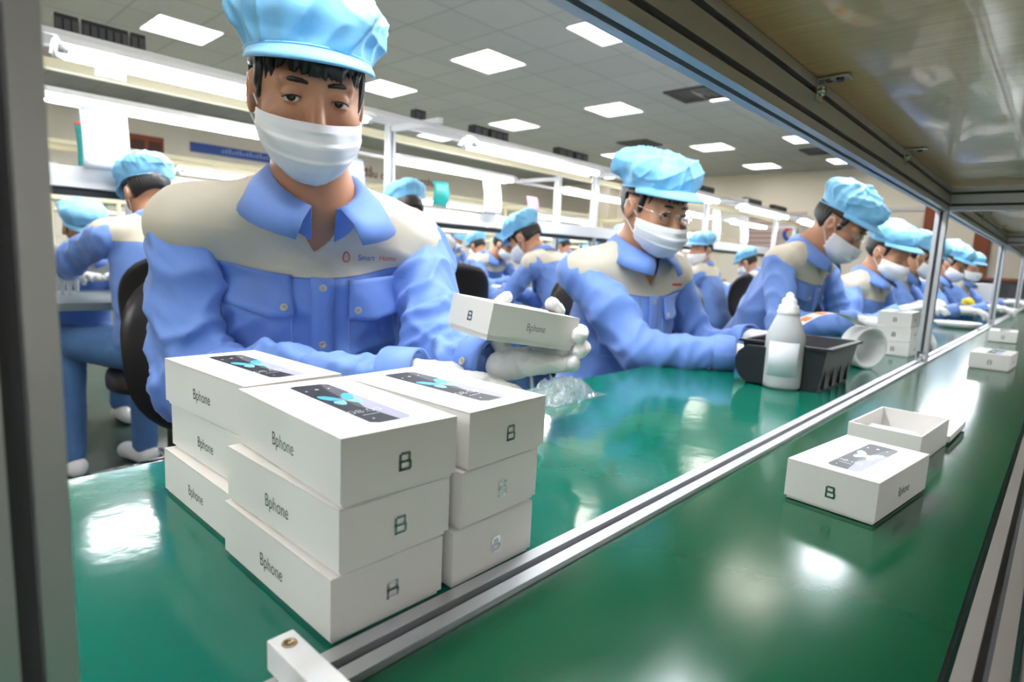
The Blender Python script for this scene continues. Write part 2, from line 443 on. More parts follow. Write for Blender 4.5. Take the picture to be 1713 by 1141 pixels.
MB().box((-.02,-.25,-.12), (0,.25,.12), SIGNBLUE).build('sheet', t)
# window with white frame, doors with reddish frames at the right end
a = pX(1475, 350, WX)
t = tag(MB().box((-.03,-.75,-.03), (0,.65,.03), WHITE_FRAME).build('wall_rail', None, a), 'white horizontal rail high on the end wall above the fourth cap', 'rail')
for k, (q0, q1, q2) in enumerate(((1556, 1568, 352), (1634, 1658, 385))):
    a = pX(q0, q2, WX); b = pX(q1, q2, WX); yc = (a[1]+b[1])/2; hw = max(.12, abs(a[1]-b[1])/2)
    t = thing('door_post', ('reddish brown door frame on the end wall beside the near upright', 'reddish brown door leaf between the two far uprights')[k], 'door frame', (WX, yc, 0))
    MB().box((-.06,-hw,0), (0,hw,a[2]+.1), DARKWOOD).build('timber', t)
# dark cabinets at the far right
a = pX(1690, 470, 10.5)
t = thing('dark_cabinet', 'dark cabinet with reddish top at the far end of the bench', 'cabinet', (10.5, a[1]-.9, 0))
MB().box((0,0,0), (.6,1.9,1.0), GREY_DK, bev=.01).build('carcass', t)
MB().box((-.02,-.02,1.0), (.62,1.92,1.04), DARKWOOD).build('top', t)
MB().box((-.012,.05,.1), (0,.9,.95), ALU_D).box((-.012,1.0,.1), (0,1.85,.95), ALU_D).build('door', t)

# ------------------------------------------------------------------ slotted aluminium profile
def slot_outline(w, h, nw=1, nh=1, s=.008, d=.007):
    """outline of a w x h extrusion, nw slots on the bottom/top, nh on the sides"""
    P = []
    def side(a, b, n, inward):
        a = np.array(a); b = np.array(b); L = np.linalg.norm(b-a); u = (b-a)/L; P.append(tuple(a))
        for k in range(n):
            c = L*(k+.5)/n
            P.append(tuple(a+u*(c-s/2))); P.append(tuple(a+u*(c-s/2)+np.array(inward)*d))
            P.append(tuple(a+u*(c+s/2)+np.array(inward)*d)); P.append(tuple(a+u*(c+s/2)))
    side((-w/2,-h/2), (w/2,-h/2), nw, (0,1)); side((w/2,-h/2), (w/2,h/2), nh, (-1,0))
    side((w/2,h/2), (-w/2,h/2), nw, (0,-1)); side((-w/2,h/2), (-w/2,-h/2), nh, (1,0))
    return P
def extrusion(mb, a, b, w, h, side, m=None, nw=1, nh=1):
    """extrusion from a to b; side = direction of the profile's width"""
    a = Vector(a); b = Vector(b); x = (b-a); L = x.length
    M = frameM(a, x, side)
    mb.profile(0, L, slot_outline(w, h, nw, nh), m or ALU, M)
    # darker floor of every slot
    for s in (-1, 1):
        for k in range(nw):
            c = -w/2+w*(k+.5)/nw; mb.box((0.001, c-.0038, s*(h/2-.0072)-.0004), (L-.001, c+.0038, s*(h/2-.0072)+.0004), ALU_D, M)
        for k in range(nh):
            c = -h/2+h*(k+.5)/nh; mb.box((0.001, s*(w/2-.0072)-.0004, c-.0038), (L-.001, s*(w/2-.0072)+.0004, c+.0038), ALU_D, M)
    return mb

# ------------------------------------------------------------------ near line: bench, belt, frame, shelf
RY0, RY1 = .286, .318; RYC = (RY0+RY1)/2
BZ0, BZ1 = 1.204, 1.270
bench = thing('bench_top', 'bench top with glossy teal green mat in front of the workers', 'bench', (0, .32, TZ))
MB().box((-2.0, RY1+.0005, TZ-.004), (9.5, .765, TZ), MAT_GREEN).build('green_mat', bench, off=(0, .32, TZ))
MB().box((-2.0, RY1+.0005, TZ-.029), (9.5, .760, TZ-.0045), mat('bench_board', (.30,.30,.29), .5)).build('board', bench, off=(0, .32, TZ))
belt = thing('conveyor_belt', 'dark green conveyor belt running beside the divider rail', 'conveyor', (0, .15, TZ))
MB().box((-2.0, .030, TZ-.003), (9.5, RY0-.001, TZ-.0005), BELT_GREEN).build('belt', belt, off=(0,.15,TZ))
MB().box((-2.0, .032, TZ-.05), (9.5, RY0-.003, TZ-.0045), GREY_DK).build('slider_bed', belt, off=(0,.15,TZ))
fr = thing('line_frame', 'slotted aluminium frame carrying the overhead shelf above the belt', 'frame', (2.17, RYC, 0))
fo = (2.17, RYC, 0)
mb = MB(); extrusion(mb, (-2.0, RYC, TZ-.010), (9.5, RYC, TZ-.010), .032, .030, (0,1,0)); mb.build('divider_rail', fr, off=fo)
mb = MB(); extrusion(mb, (-2.0, .0095, TZ-.013), (9.5, .0095, TZ-.013), .029, .030, (0,1,0), mat('aluminium_warm', (.40,.37,.34), .45, .6)); mb.build('side_rail', fr, off=fo)
mb = MB(); mb.tube([(-2.0, -.020, TZ-.012), (9.5, -.020, TZ-.012)], .011, ALU, 16); mb.build('side_tube', fr, off=fo)
mb = MB(); extrusion(mb, (-2.0, RYC, (BZ0+BZ1)/2), (9.5, RYC, (BZ0+BZ1)/2), .032, BZ1-BZ0, (0,1,0), nh=2); mb.build('overhead_beam', fr, off=fo)
PX = [.0357, 2.185, 4.39, 6.6, 8.8]
for x in PX:
    mb = MB(); extrusion(mb, (x, RYC, TZ+.0052), (x, RYC, BZ0-.0005), .030, .030, (0,1,0)); mb.build('post', fr, off=fo)
    mb = MB(); extrusion(mb, (x, RYC-.017, (BZ0+BZ1)/2), (x, -.34, (BZ0+BZ1)/2), .030, BZ1-BZ0, (1,0,0), nh=2); mb.build('cross_beam', fr, off=fo)
    mb = MB().box((x-.047, RYC-.011, TZ+.0055), (x-.0155, RYC+.011, TZ+.009), CHROME).box((x-.019, RYC-.011, TZ+.0055), (x-.0155, RYC+.011, TZ+.035), CHROME)
    mb.tube([(x-.034, RYC, TZ+.009), (x-.034, RYC, TZ+.014)], .005, CHROME, 6); mb.tube([(x-.019, RYC, TZ+.022), (x-.024, RYC, TZ+.022)], .005, CHROME, 6)
    if x > 1: mb.build('corner_bracket', fr, off=fo)
    mb = MB(); extrusion(mb, (x, RYC, .02), (x, RYC, TZ-.03), .030, .030, (0,1,0)); mb.build('under_post', fr, off=fo)
for x in PX[1:]+[-1.2]:
    mb = MB(); extrusion(mb, (x, RYC, BZ1+.0005), (x, RYC, 1.74), .030, .030, (0,1,0)); mb.build('upper_post', fr, off=fo)
    MB().box((x-.012, RYC+.0155, 1.70), (x+.012, .66, 1.725), ALU).build('lamp_arm', fr, off=fo)
MB().box((-1.9, .585, 1.6835), (9.4, .615, 1.6995), ALU).build('lamp_rail', fr, off=fo)
# clips that hold the plywood
for cx in (.905, 1.49, 3.0, 3.7):
    mb = MB()
    mb.box((cx-.012, RY0-.004, BZ1-.030), (cx+.012, RY0-.0005, BZ1-.002), CHROME, bev=.0008)
    mb.box((cx-.012, RY0-.040, BZ1-.0045), (cx+.012, RY0-.001, BZ1-.0012), CHROME, bev=.0008)
    mb.tube([(cx, RY0-.004, BZ1-.017), (cx, RY0-.010, BZ1-.017)], .006, CHROME, 12)
    mb.tube([(cx, RY0-.027, BZ1-.0045), (cx, RY0-.027, BZ1-.007)], .005, ALU_D, 12)
    mb.build('clip', fr, off=fo)
# shelf boards rest on the beams
for i, (a, b, lb) in enumerate(((.06, 2.17, 'near plywood board of the overhead shelf, glossy underside with scratches'), (2.20, 4.375, 'second plywood board of the overhead shelf, past the cross beam'),
                   (4.405, 6.585, 'third plywood board of the overhead shelf, far along the line'))):
    t = thing('shelf_board', lb, 'shelf', ((a+b)/2, -.3, BZ1), 0, 'boards of the overhead shelf')
    MB().box((a, -.33, BZ1+.0005), (b, RY0+.012, BZ1+.018), PLY).build('board', t, off=((a+b)/2, -.3, BZ1))
# white stop block bolted on the divider rail
t = thing('stop_block', 'white plastic stop block with a bolt hole on the divider rail', 'block', (.158, .30, TZ+.005))
MB().box((-.0085,-.048,.0005), (.0085,.026,.0200), WHITE_PL, bev=.0012).build('block', t)
MB().lathe([(.0046,.0201),(.0043,.0208),(.0026,.0208),(.0026,.0203),(.0001,.0202)], mat('brass', (.35,.27,.16), .3, 1.0), 24, Matrix.Translation((0,.014,0))).build('bolt', t)

# ------------------------------------------------------------------ fluorescent fixtures
def tube_fixture(x0, x1, y, z, label, group, tilt=0.0):
    t = thing('fluorescent_lamp', label, 'fluorescent lamp', ((x0+x1)/2, y, z), 0, group); L = (x1-x0)/2
    M = Matrix.Rotation(tilt, 4, 'X')
    mb = MB()
    prof = [(-.095,.022), (-.04,.058), (.04,.058), (.095,.022), (.093,.019), (.038,.053), (-.038,.053), (-.093,.019)]
    mb.profile(-L, L, prof, REFL, M)
    mb.build('reflector', t)
    for yy in (-.040, .040):
        MB().tube([(-L+.03, yy, .012), (L-.03, yy, .012)], .017, TUBE, 12, M).build('tube', t)
        for s in (-1, 1):
            MB().tube([(s*(L-.03), yy, .012), (s*(L-.002), yy, .012)], .017, WHITE_PL, 12, M).build('lamp_holder', t)
    return t
OR = lambda i: ORD[i]
for i, (a, b) in enumerate(((-1.9, -.6), (.20, 1.50), (2.45, 3.70), (4.6, 5.85), (6.8, 8.05))):
    tube_fixture(a, b, .60, 1.625, 'fluorescent lamp hung over the near bench above the workers, %s along the line' % OR(i), 'lamps over the near bench')
for i, x in enumerate((-2.2, 1.4, 5.0)):  # unseen lamps added as fill for the box sides facing the camera
    t = tube_fixture(x, x+1.25, -1.15, 1.75, 'unseen fill lamp added over the camera side aisle, %s from left' % OR(i), 'added fill lamps on the camera side')
    MB().tube([(-.5,0,.058), (-.5,0,CZ-1.75)], .004, WHITE_FRAME, 6).build('hanger', t); MB().tube([(.5,0,.058), (.5,0,CZ-1.75)], .004, WHITE_FRAME, 6).build('hanger', t)
L2A = [(.50, 1.75), (2.43, 3.70), (4.47, 5.74), (6.42, 7.70), (8.4, 9.7)]
for i, (a, b) in enumerate(L2A):
    tube_fixture(a, b, 2.65, 1.63, 'bright fluorescent lamp on the near side of the second line, %s from the left' % OR(i), 'near lamps of the second line')
for i, (a, b) in enumerate([(.62, 1.98), (2.72, 3.97), (4.75, 6.0), (6.75, 8.0), (8.75, 10.)]):
    tube_fixture(a, b, 3.75, 1.665, 'bright fluorescent lamp on the far side of the second line, %s from the left' % OR(i), 'far lamps of the second line')

# ------------------------------------------------------------------ the second line
s2 = thing('second_line_frame', 'white and aluminium frame over the second row of workers', 'frame', (2.1, 3.2, 0)); so = (2.1, 3.2, 0)
TOPZ = 1.735
for yy, nm in ((3.0, 0), (3.4, 1)):
    MB().box((-1.9, yy-.02, TOPZ), (11, yy+.02, TOPZ+.045), (WHITE_FRAME, CREAM_FRAME)[nm]).build('top_beam', s2, off=so)
for x in (.06, 2.14, 4.21, 6.30, 8.4, 10.4):
    for yy in (3.0, 3.4):
        mb = MB(); extrusion(mb, (x, yy, .76), (x, yy, TOPZ-.0005), .045, .045, (0,1,0), WHITE_FRAME); mb.build('post', s2, off=so)
    MB().box((x-.015, 2.55, TOPZ-.04), (x+.015, 2.975, TOPZ-.01), WHITE_FRAME).build('lamp_arm', s2, off=so); MB().box((x-.015, 3.425, TOPZ-.04), (x+.015, 3.85, TOPZ-.01), WHITE_FRAME).build('lamp_arm', s2, off=so)
MB().box((-1.9, 2.93, 1.205), (11, 2.972, 1.285), WHITE_FRAME).build('shelf_front', s2, off=so)
MB().box((-1.9, 2.972, 1.275), (11, 3.45, 1.29), WHITE_PL).build('shelf_deck', s2, off=so)
MB().box((-1.9, 2.985, 1.175), (11, 3.02, 1.205), GREY_DK).build('shelf_lip', s2, off=so)
for y in (2.61, 3.79):
    MB().box((-1.9, y-.01, TOPZ-.055), (11, y+.01, TOPZ-.035), WHITE_FRAME).build('lamp_rail', s2, off=so)
t = thing('second_bench', 'long grey workbench of the second line of workers', 'bench', (2.1, 3.2, 0))
MB().box((-1.9, 2.86, .72), (11, 3.56, .75), mat('bench_grey', (.16,.20,.21), .4)).build('top', t, off=(2.1,3.2,0))
for x in (.06, 2.14, 4.21, 6.30, 8.4, 10.4):
    MB().box((x-.02, 2.92, 0), (x+.02, 2.96, .72), ALU).build('leg', t, off=(2.1,3.2,0)); MB().box((x-.02, 3.46, 0), (x+.02, 3.50, .72), ALU).build('leg', t, off=(2.1,3.2,0))
# sockets on the top beam
for i, (p0, p1, n, yy) in enumerate(((88,129,3,44), (134,211,6,58), (215,240,2,68), (691,708,2,186), (788,812,2,213), (815,846,3,219), (930,955,2,246), (958,980,2,251), (1172,1192,2,308), (1246,1272,3,327), (1291,1314,3,340))):
    x0_ = pY(p0, yy, 3.0)[0]; x1_ = pY(p1, yy, 3.0)[0]; w_ = (x1_-x0_)/2
    t = thing('power_strip', 'black power strip on the top beam of the second line, %s from the left' % (ORD+['rightmost'])[i] if i < 10 else 'black power strip, rightmost on the top beam of the second line', 'power strip', ((x0_+x1_)/2, 3.0, TOPZ+.045), 0, 'power strips on the top beam')
    MB().box((-w_, -.03, .0005), (w_, .03, .078), BLACK_PL, bev=.004).build('housing', t)
    for k in range(n): MB().box((-w_+2*w_*(k+.15)/n, -.034, .020), (-w_+2*w_*(k+.85)/n, -.030, .060), GREY_DK).build('outlet', t)

# ------------------------------------------------------------------ third and fourth lines, farther back
def far_line(yc, x0, x1, lab, m, lampx, step=2.2):
    t = thing('far_line_frame', lab, 'frame', (x0, yc, 0)); o = (x0, yc, 0)
    MB().box((x0, yc-.35, .72), (x1, yc+.35, .75), mat('bench_grey', (.16,.20,.21), .4)).build('bench_top', t, off=o)
    MB().box((x0, yc-.22, 1.28), (x1, yc+.22, 1.31), m).build('shelf', t, off=o)
    for yy in (-.2, .2): MB().box((x0, yc+yy-.018, 1.68), (x1, yc+yy+.018, 1.715), m).build('top_pipe', t, off=o)
    x = x0+.2; k = 0
    while x < x1:
        for yy in (-.2, .2): MB().tube([(x, yc+yy, 0), (x, yc+yy, 1.70)], .018, m, 8).build('post', t, off=o)
        MB().box((x-.015, yc-.6, 1.64), (x+.015, yc+.6, 1.665), m).build('lamp_arm', t, off=o)
        x += step
far_line(5.75, -1.0, 12.6, 'cream pipe frame and bench of the third line of workers', CREAM_FRAME, None)
far_line(8.2, -1.0, 12.9, 'cream pipe frame and bench of the line nearest the back wall', CREAM_FRAME, None)
for yc, nm, grp in ((5.75, 'third line', 'lamps of the third line'), (8.2, 'line nearest the back wall', 'lamps of the farthest line')):
    for s, sn in ((-1, 'near'), (1, 'far')):
        for i in range(6):
            x = -.4+i*2.15+(.3 if s > 0 else 0)
            tube_fixture(x, x+1.25, yc+s*.5, 1.55, 'distant lamp on the %s side of the %s, %s from left' % (sn, nm, OR(i)), grp)
# ------------------------------------------------------------------ product boxes
BL, BW, BH = .1696, .0947, .0469
def box_lid_mesh():
    mb = MB(); W, L, H = BW, BL, BH; th = .0014; z0 = .0035
    # five walls with crisp, slightly rounded edges
    mb.box((0,0,H-th), (W,L,H), CARD, bev=.0005)
    mb.box((0,0,z0), (th,L,H-.0004), CARD).box((W-th,0,z0), (W,L,H-.0004), CARD)
    mb.box((th,0,z0), (W-th,th,H-.0004), CARD).box((th,L-th,z0), (W-th,L,H-.0004), CARD)
    return mb
def add_marks(mb, W, L, H, ends=(0,), sides=(0, 1)):
    e = .00025
    # emblem: square-cut letter B in foil, with the top left corner set apart
    def emblem(M, s=1.0):
        w, h, t = .0105*s, .0135*s, .0021*s
        R = [(-w*.5,-h*.5,-w*.5+t,h*.5-.0012), (-w*.5,-h*.5,w*.42,-h*.5+t), (w*.5-t,-h*.5+t*.5,w*.5,-t*.1), (-w*.5,-t*.5,w*.44,t*.5),
             (w*.42-t,t*.2,w*.42,h*.5-t*.5), (-w*.5+t*.75,h*.5-t,w*.36,h*.5)]
        for a, b, c, d in R: mb.box((a,b,0), (c,d,.0002), FOIL, M)
    emblem(frameM((W*.52, -e, H*.47), (1,0,0), (0,0,1)))
    # word on both long sides
    text_shape('Bphone', .0150, mb, FOIL_D, frameM((-e, L*.5, H*.46), (0,-1,0), (0,0,1)), bold=-.00015, xs=.80)
    text_shape('Bphone', .0150, mb, FOIL_D, frameM((W+e, L*.5, H*.46), (0,1,0), (0,0,1)), bold=-.00015, xs=.80)
    # printed telephone on the lid
    def flat(pts, m, z): mb.add([(x*W, y*L, H+z) for x, y in pts], [tuple(range(len(pts)))], m)
    flat([(.365,.13),(.42,.105),(.68,.105),(.72,.14),(.72,.86),(.66,.885),(.42,.895),(.365,.88)], PRINT_DARK, .00006)
    flat([(.72,.86),(.66,.885),(.60,.75),(.53,.40),(.60,.12),(.70,.12),(.72,.14)], PRINT_GREY, .00010)
    flat([(.72,.66),(.66,.60),(.56,.35),(.60,.105),(.69,.105),(.72,.14)], PRINT_GLARE, .00014)  # lavender glare across the telephone, a reflection put into the colour
    # butterfly
    def wing(sx, pts, m, z): flat([(.545+sx*x, .53+y) for x, y in pts][::(1 if sx > 0 else -1)], m, z)
    for sx in (-1, 1):
        wing(sx, [(.0,.0),(.03,.055),(.075,.10),(.125,.115),(.15,.095),(.145,.055),(.11,.01),(.05,-.01)], PRINT_BLUE, .0002)
        wing(sx, [(.0,-.005),(.05,-.012),(.10,-.01),(.12,-.045),(.10,-.085),(.06,-.095),(.025,-.06)], PRINT_BLUE2, .0002)
    flat([(.540,.47),(.550,.47),(.553,.57),(.537,.57)], PRINT_ORANGE, .00024)
    # icons and clock
    for cx, cyy, r in ((.42,.76,.013),(.53,.775,.019),(.64,.77,.012),(.44,.17,.010)):
        flat([(cx+r*math.cos(a), cyy+r*.56*math.sin(a)) for a in np.linspace(0, 2*math.pi, 13)[:-1]], PRINT_WHITE, .0003)
    text_shape('08:00', .0125, mb, PRINT_WHITE, frameM((W*.50, L*.295, H+.0003), (1,0,0), (0,1,0)), bold=-.0003)
    mb.box((W*.42, L*.235, H+.0002), (W*.56, L*.239, H+.0003), PRINT_WHITE)
FOIL_D = mat('dark_foil', (.22, .26, .26), .2, 1.0)
_l = box_lid_mesh(); add_marks(_l, BW, BL, BH)
proto = thing('product_box', 'x', 'box', (0,0,0))
_l.build('lid', proto)
MB().box((.0021,.0021,0), (BW-.0021,BL-.0021,BH-.006), CARD, bev=.0006).build('base', proto)
G = 'closed white telephone boxes in the stack'
STK = [ # x, y, level, yaw, label
 (.1918,.3254,0,-.004,'bottom box of the near left pile, its corner touching the divider rail'),
 (.1968,.3238,1,.009,'middle box of the near left pile, between two other white boxes'),
 (.1974,.3235,2,-.042,'topmost box of the near left pile with butterfly telephone picture'),
 (.2001,.4975,0,0.,'bottom box of the far left pile, partly hidden by the near pile'),
 (.2110,.4960,1,.018,'middle box of the far left pile, set back under the top one'),
 (.2117,.4970,2,.050,'topmost box of the far left pile, nearest the seated worker'),
 (.2950,.3225,0,.016,'bottom box of the right pile with shining silver emblem'),
 (.3010,.3215,1,.050,'middle box of the right pile with green reflecting emblem'),
 (.3055,.3200,2,.040,'topmost box of the right pile beside the gloved hands')]
for i, (x, y, l, a, lb) in enumerate(STK):
    c = dup(proto, (x, y, TZ+.0003+l*(BH+.0003)), a, lb, G, 'box')
dup(proto, (.7068+.0, .1159+BW, TZ+.0003), -.1136-math.pi/2, 'closed white box alone on the belt, green emblem facing the camera', 'boxes on the belt')
dup(proto, (2.215, .190, TZ+.0003), -.05-math.pi/2, 'closed white box farther along the belt near the overhead post', 'boxes on the belt')
dup(proto, (3.25, .225, TZ+.0003), .04-math.pi/2, 'farthest closed white box on the belt at the right frame edge', 'boxes on the belt')
for k in range(3):
    dup(proto, (2.27+.006*k, .445+.003*k, TZ+.0003+k*(BH+.0003)), -math.pi/2+(-.06+.04*k), ('bottom', 'middle', 'top')[k]+' box of the small pile behind the overhead post on the bench', 'small pile of boxes on the bench')
# box held in the gloved hand
HB = np.array([.5556,.5564,.8992]); HU = np.array([.9814,-.116,-.153]); HV = np.array([.1275,.9895,.0678]); HW = np.array([.1435,-.086,.9859])
HO = HB.copy()
held = thing('product_box', 'white box tilted in the gloved hand of the nearest worker', 'box', (0,0,0))
# local y runs along HU, local x along -HV
Mh = Matrix(((-HV[0],HU[0],HW[0],HO[0]+HV[0]*BW),(-HV[1],HU[1],HW[1],HO[1]+HV[1]*BW),(-HV[2],HU[2],HW[2],HO[2]+HV[2]*BW),(0,0,0,1)))
held.matrix_world = Mh
o = [c for c in proto.children if c.name.startswith('lid')][0].copy(); COL.objects.link(o); o.parent = held; o.location = (0,0,.004)
b = [c for c in proto.children if c.name.startswith('base')][0].copy(); COL.objects.link(b); b.parent = held
for c in list(proto.children): bpy.data.objects.remove(c)
bpy.data.objects.remove(proto)
def hbx(u, v, w): return HO + HU*u + HV*v + HW*w

# open box with a rolled tube inside, and its flat insert
A = pz(1423, 707, TZ+.042); B_ = pz(1542.8, 731.5, TZ+.042); Cc = pz(1585.8, 702.7, TZ+.042); D = pz(1477, 678.5, TZ+.042)
ang = math.atan2(Cc[1]-B_[1], Cc[0]-B_[0]); ux = np.array([math.cos(ang), math.sin(ang), 0]); uy = np.array([-math.sin(ang), math.cos(ang), 0])
Lx = (np.linalg.norm(Cc-B_)+np.linalg.norm(D-A))/2; Ly = (np.linalg.norm(A-B_)+np.linalg.norm(D-Cc))/2
ob = thing('open_box', 'open white box without lid behind the lone box on the belt', 'box', (B_[0], B_[1], TZ+.0003), ang)
mb = MB(); th = .003; H = .042
mb.box((0,0,0), (Lx,Ly,.002), CARD_IN)
mb.box((0,0,0), (th,Ly,H), CARD, bev=.0004).box((Lx-th,0,0), (Lx,Ly,H), CARD, bev=.0004).box((th,0,0), (Lx-th,th,H), CARD, bev=.0004).box((th,Ly-th,0), (Lx-th,Ly,H), CARD, bev=.0004)
mb.build('tray', ob)
rl = thing('paper_roll', 'white paper tube lying inside the open box', 'roll', (B_[0]+ux[0]*Lx*.45+uy[0]*Ly*.5, B_[1]+ux[1]*Lx*.45+uy[1]*Ly*.5, TZ+.018), ang)
MB().tube([(0,-Ly*.40,0), (0,Ly*.40,0)], .0125, CARD_IN, 20).build('tube', rl)
P = [[(r*math.cos(a), Ly*.405, r*math.sin(a)) for r in (.010, .0125)] for a in np.linspace(0, 2*math.pi, 25)]
MB().grid(P, mat('kraft', (.35,.17,.09), .7), thick=.002).build('core_edge', rl)
E1 = pz(1584, 731, TZ+.012); E2 = pz(1613, 706, TZ+.012); E3 = pz(1533, 688, TZ+.012)
ang2 = math.atan2(E2[1]-E1[1], E2[0]-E1[0])
ins = thing('flat_insert', 'thin flat white insert lying beyond the open box', 'insert', (1.142, .106, TZ+.0003), -.03)
MB().box((0,0,.003), (.152,.078,.013), CARD, bev=.0008).box((.004,.004,0), (.148,.074,.003), CARD_IN).build('panel', ins)

# ------------------------------------------------------------------ bottle
bc = pz(1305, 648, TZ)
bt = thing('squeeze_bottle', 'translucent white bottle of clear liquid with a pointed dropper cap', 'bottle', (bc[0], bc[1], TZ+.0003))
BOTM = mat('cloudy_plastic', (.93,.95,.97), .38, trans=.55, ior=1.12, sss=0.0)
LIQ = mat('clear_liquid', (.42,.52,.58), .05, trans=.75, ior=1.25)
r = .0405
prof = [(0.0,.0),(r*.85,.0),(r*.97,.004),(r,.012),(r,.112),(r*.97,.120),(r*.60,.158),(.020,.165),(.020,.172)]
mb = MB().lathe(prof, BOTM, 48)
mb.lathe([(max(0,a-.0016), b+(.0016 if b < .01 else 0)) for a, b in prof][::-1], BOTM, 48)
mb.build('body', bt)
MB().lathe([(0,.0022),(r*.83,.0022),(r*.94,.006),(r-.0022,.013),(r-.0022,.036),(0,.036)], LIQ, 48).build('liquid', bt)
P = [[((r+.0004)*math.cos(a), (r+.0004)*math.sin(a), z) for a in np.linspace(math.radians(150), math.radians(245), 16)] for z in (.030, .105)]
MB().grid(P, PAPER, thick=.0002).build('paper_label', bt)
mb = MB().lathe([(.021,.160),(.0225,.163),(.0225,.172),(.0205,.174),(.0205,.182),(.0185,.184),(.0150,.186),(.0150,.196),(.012,.199),(.0085,.201),(.0080,.208),(.0035,.212),(.003,.2125),(0,.2125)], WHITE_PL, 36)
for k in range(24):
    a = 2*math.pi*k/24; mb.tube([(.0224*math.cos(a), .0224*math.sin(a), .164), (.0224*math.cos(a), .0224*math.sin(a), .1715)], .0008, WHITE_PL, 4)
mb.build('cap', bt)

# ------------------------------------------------------------------ black bin
bn = thing('parts_bin', 'black plastic parts bin behind the squeeze bottle', 'bin', (1.50, .445, TZ+.0003))
def bin_mesh():
    mb = MB(); th = .004
    lo = np.array([[-.115,-.075],[.115,-.075],[.115,.080],[-.115,.080]]); hi = np.array([[-.118,-.088],[.135,-.088],[.135,.094],[-.118,.094]]); H = .098
    vo = [(*p,0) for p in lo]+[(*p,H) for p in hi]; sc = .955
    vi = [(p[0]*sc,p[1]*sc,th) for p in lo]+[(p[0]*sc,p[1]*sc,H) for p in hi]
    # front wall (facing -x) scooped lower in the middle
    mb.add(vo+vi, [(3,2,1,0),(0,1,5,4),(1,2,6,5),(2,3,7,6),(3,0,4,7),(8,9,10,11),(8,12,13,9),(9,13,14,10),(10,14,15,11),(11,15,12,8),
                   (4,5,13,12),(5,6,14,13),(6,7,15,14),(7,4,12,15)], BLACK_PL)
    for a, b in (((-.122,-.096,H-.006),(.141,-.087,H)), ((-.122,.093,H-.006),(.141,.102,H)), ((.134,-.096,H-.006),(.142,.102,H)), ((-.123,-.096,H-.006),(-.117,.102,H))):
        mb.box(a, b, BLACK_PL, bev=.001)
    for k in range(4): mb.box((-.09+.06*k, -.0815, .004), (-.084+.06*k, -.077, H-.008), BLACK_PL)
    return mb
bin_mesh().build('bin_body', bn)
# rounded scoop lip at the front of the bin
out = [(0.0,.004),(.075,.004),(.088,.014),(.100,.036),(.102,.056),(.096,.072),(.080,.088),(.0,.090)]
mb = MB(); n = len(out); xa, xb = -.150, -.1235
vs = [(xa, -.004+y*.98, z*.97+.002) for y, z in out]+[(xb, -.004+y, z) for y, z in out]
mb.add(vs, [tuple(range(n)), tuple(range(2*n-1, n-1, -1))]+[(i, n+i, n+(i+1)%n, (i+1)%n) for i in range(n)], BLACK_PL)
mb.build('front_lip', bn)

# ------------------------------------------------------------------ roll of stickers
rc = pz(1443, 617, TZ); R0 = .058
rs = thing('sticker_roll', 'upright white roll of stickers beside the black bin', 'roll', (rc[0]+.02, rc[1]+.01, TZ+.0003+R0), -.55)
Mx = Matrix.Rotation(math.pi/2, 4, 'X')
mb = MB(); mb.lathe([(R0-.010,-.024),(R0,-.024),(R0,.024),(R0-.010,.024),(R0-.010,-.024)], mat('sticker_paper', (.78,.79,.78), .35), 56, Mx)
mb.build('paper_ring', rs)
P = []
for s in np.linspace(0, 1, 26):
    a = math.radians(95+55*s); 
    x = -R0*.2-.30*s; z = R0*1.0*math.sin(math.pi/2*(1-s)**1.0)+.04*math.sin(math.pi*s)*1.2-.0*s
    P.append([(x, -.022, z-.0), (x, .022, z-.0)])
mb = MB().grid(P, mat('sticker_strip', (.80,.80,.78), .3), thick=.0006)
mb.build('loose_strip', rs)
mb = MB()
for k in range(5):
    i = 7+k*4
    if i+2 < 26:
        Q = [[(P[i+j][0][0], yv, P[i+j][0][2]+.0008) for yv in (-.015,.015)] for j in range(3)]
        mb.grid(Q, ORANGE, thick=.0003)
mb.build('orange_labels', rs)

# ------------------------------------------------------------------ clutter farther along the bench
def tray(name, label, cat, px, py, w, d, h, m, rz=0.0, lip=.006, group=None):
    c = pz(px, py, TZ); t = thing(name, label, cat, (c[0], c[1], TZ+.0003), rz, group)
    mb = MB(); th = .003
    mb.box((-w/2,-d/2,0), (w/2,d/2,.003), m)
    for a, b in (((-w/2,-d/2,0),(w/2,-d/2+th,h)), ((-w/2,d/2-th,0),(w/2,d/2,h)), ((-w/2,-d/2,0),(-w/2+th,d/2,h)), ((w/2-th,-d/2,0),(w/2,d/2,h))): mb.box(a, b, m)
    mb.build('tray_body', t); return t
BLUE_TRAY = mat('blue_tray', (.03,.14,.33), .4)
tray('blue_tray', 'shallow blue tray on the bench beyond the overhead post', 'tray', 1600, 532, .42, .20, .03, BLUE_TRAY)
tray('black_tray', 'flat black tray beside the small pile of boxes', 'tray', 1497, 571, .30, .16, .015, BLACK_PL)
def dish(px, py, r, h, m, label, cat='bowl', name='white_bowl'):
    c = pz(px, py, TZ); t = thing(name, label, cat, (c[0], c[1], TZ+.0003))
    MB().lathe([(0,0),(r*.7,0),(r,h),(r*.96,h),(r*.66,.004),(0,.004)], m, 28).build('shell', t)
dish(1600, 548, .11, .03, WHITE_PL, 'white round dish just beyond the overhead post')
dish(1648, 524, .20, .045, WHITE_PL, 'wide white dish farther along beside the yellow tape')
dish(1570, 520, .09, .05, WHITE_PL, 'small white bowl near the gloved hands beyond the post')
dish(1690, 508, .25, .05, WHITE_PL, 'distant white dish near the second upright')
c = pz(1618, 523, TZ); t = thing('tape_roll', 'small yellow roll of tape standing beyond the blue tray', 'tape roll', (c[0], c[1], TZ+.06))
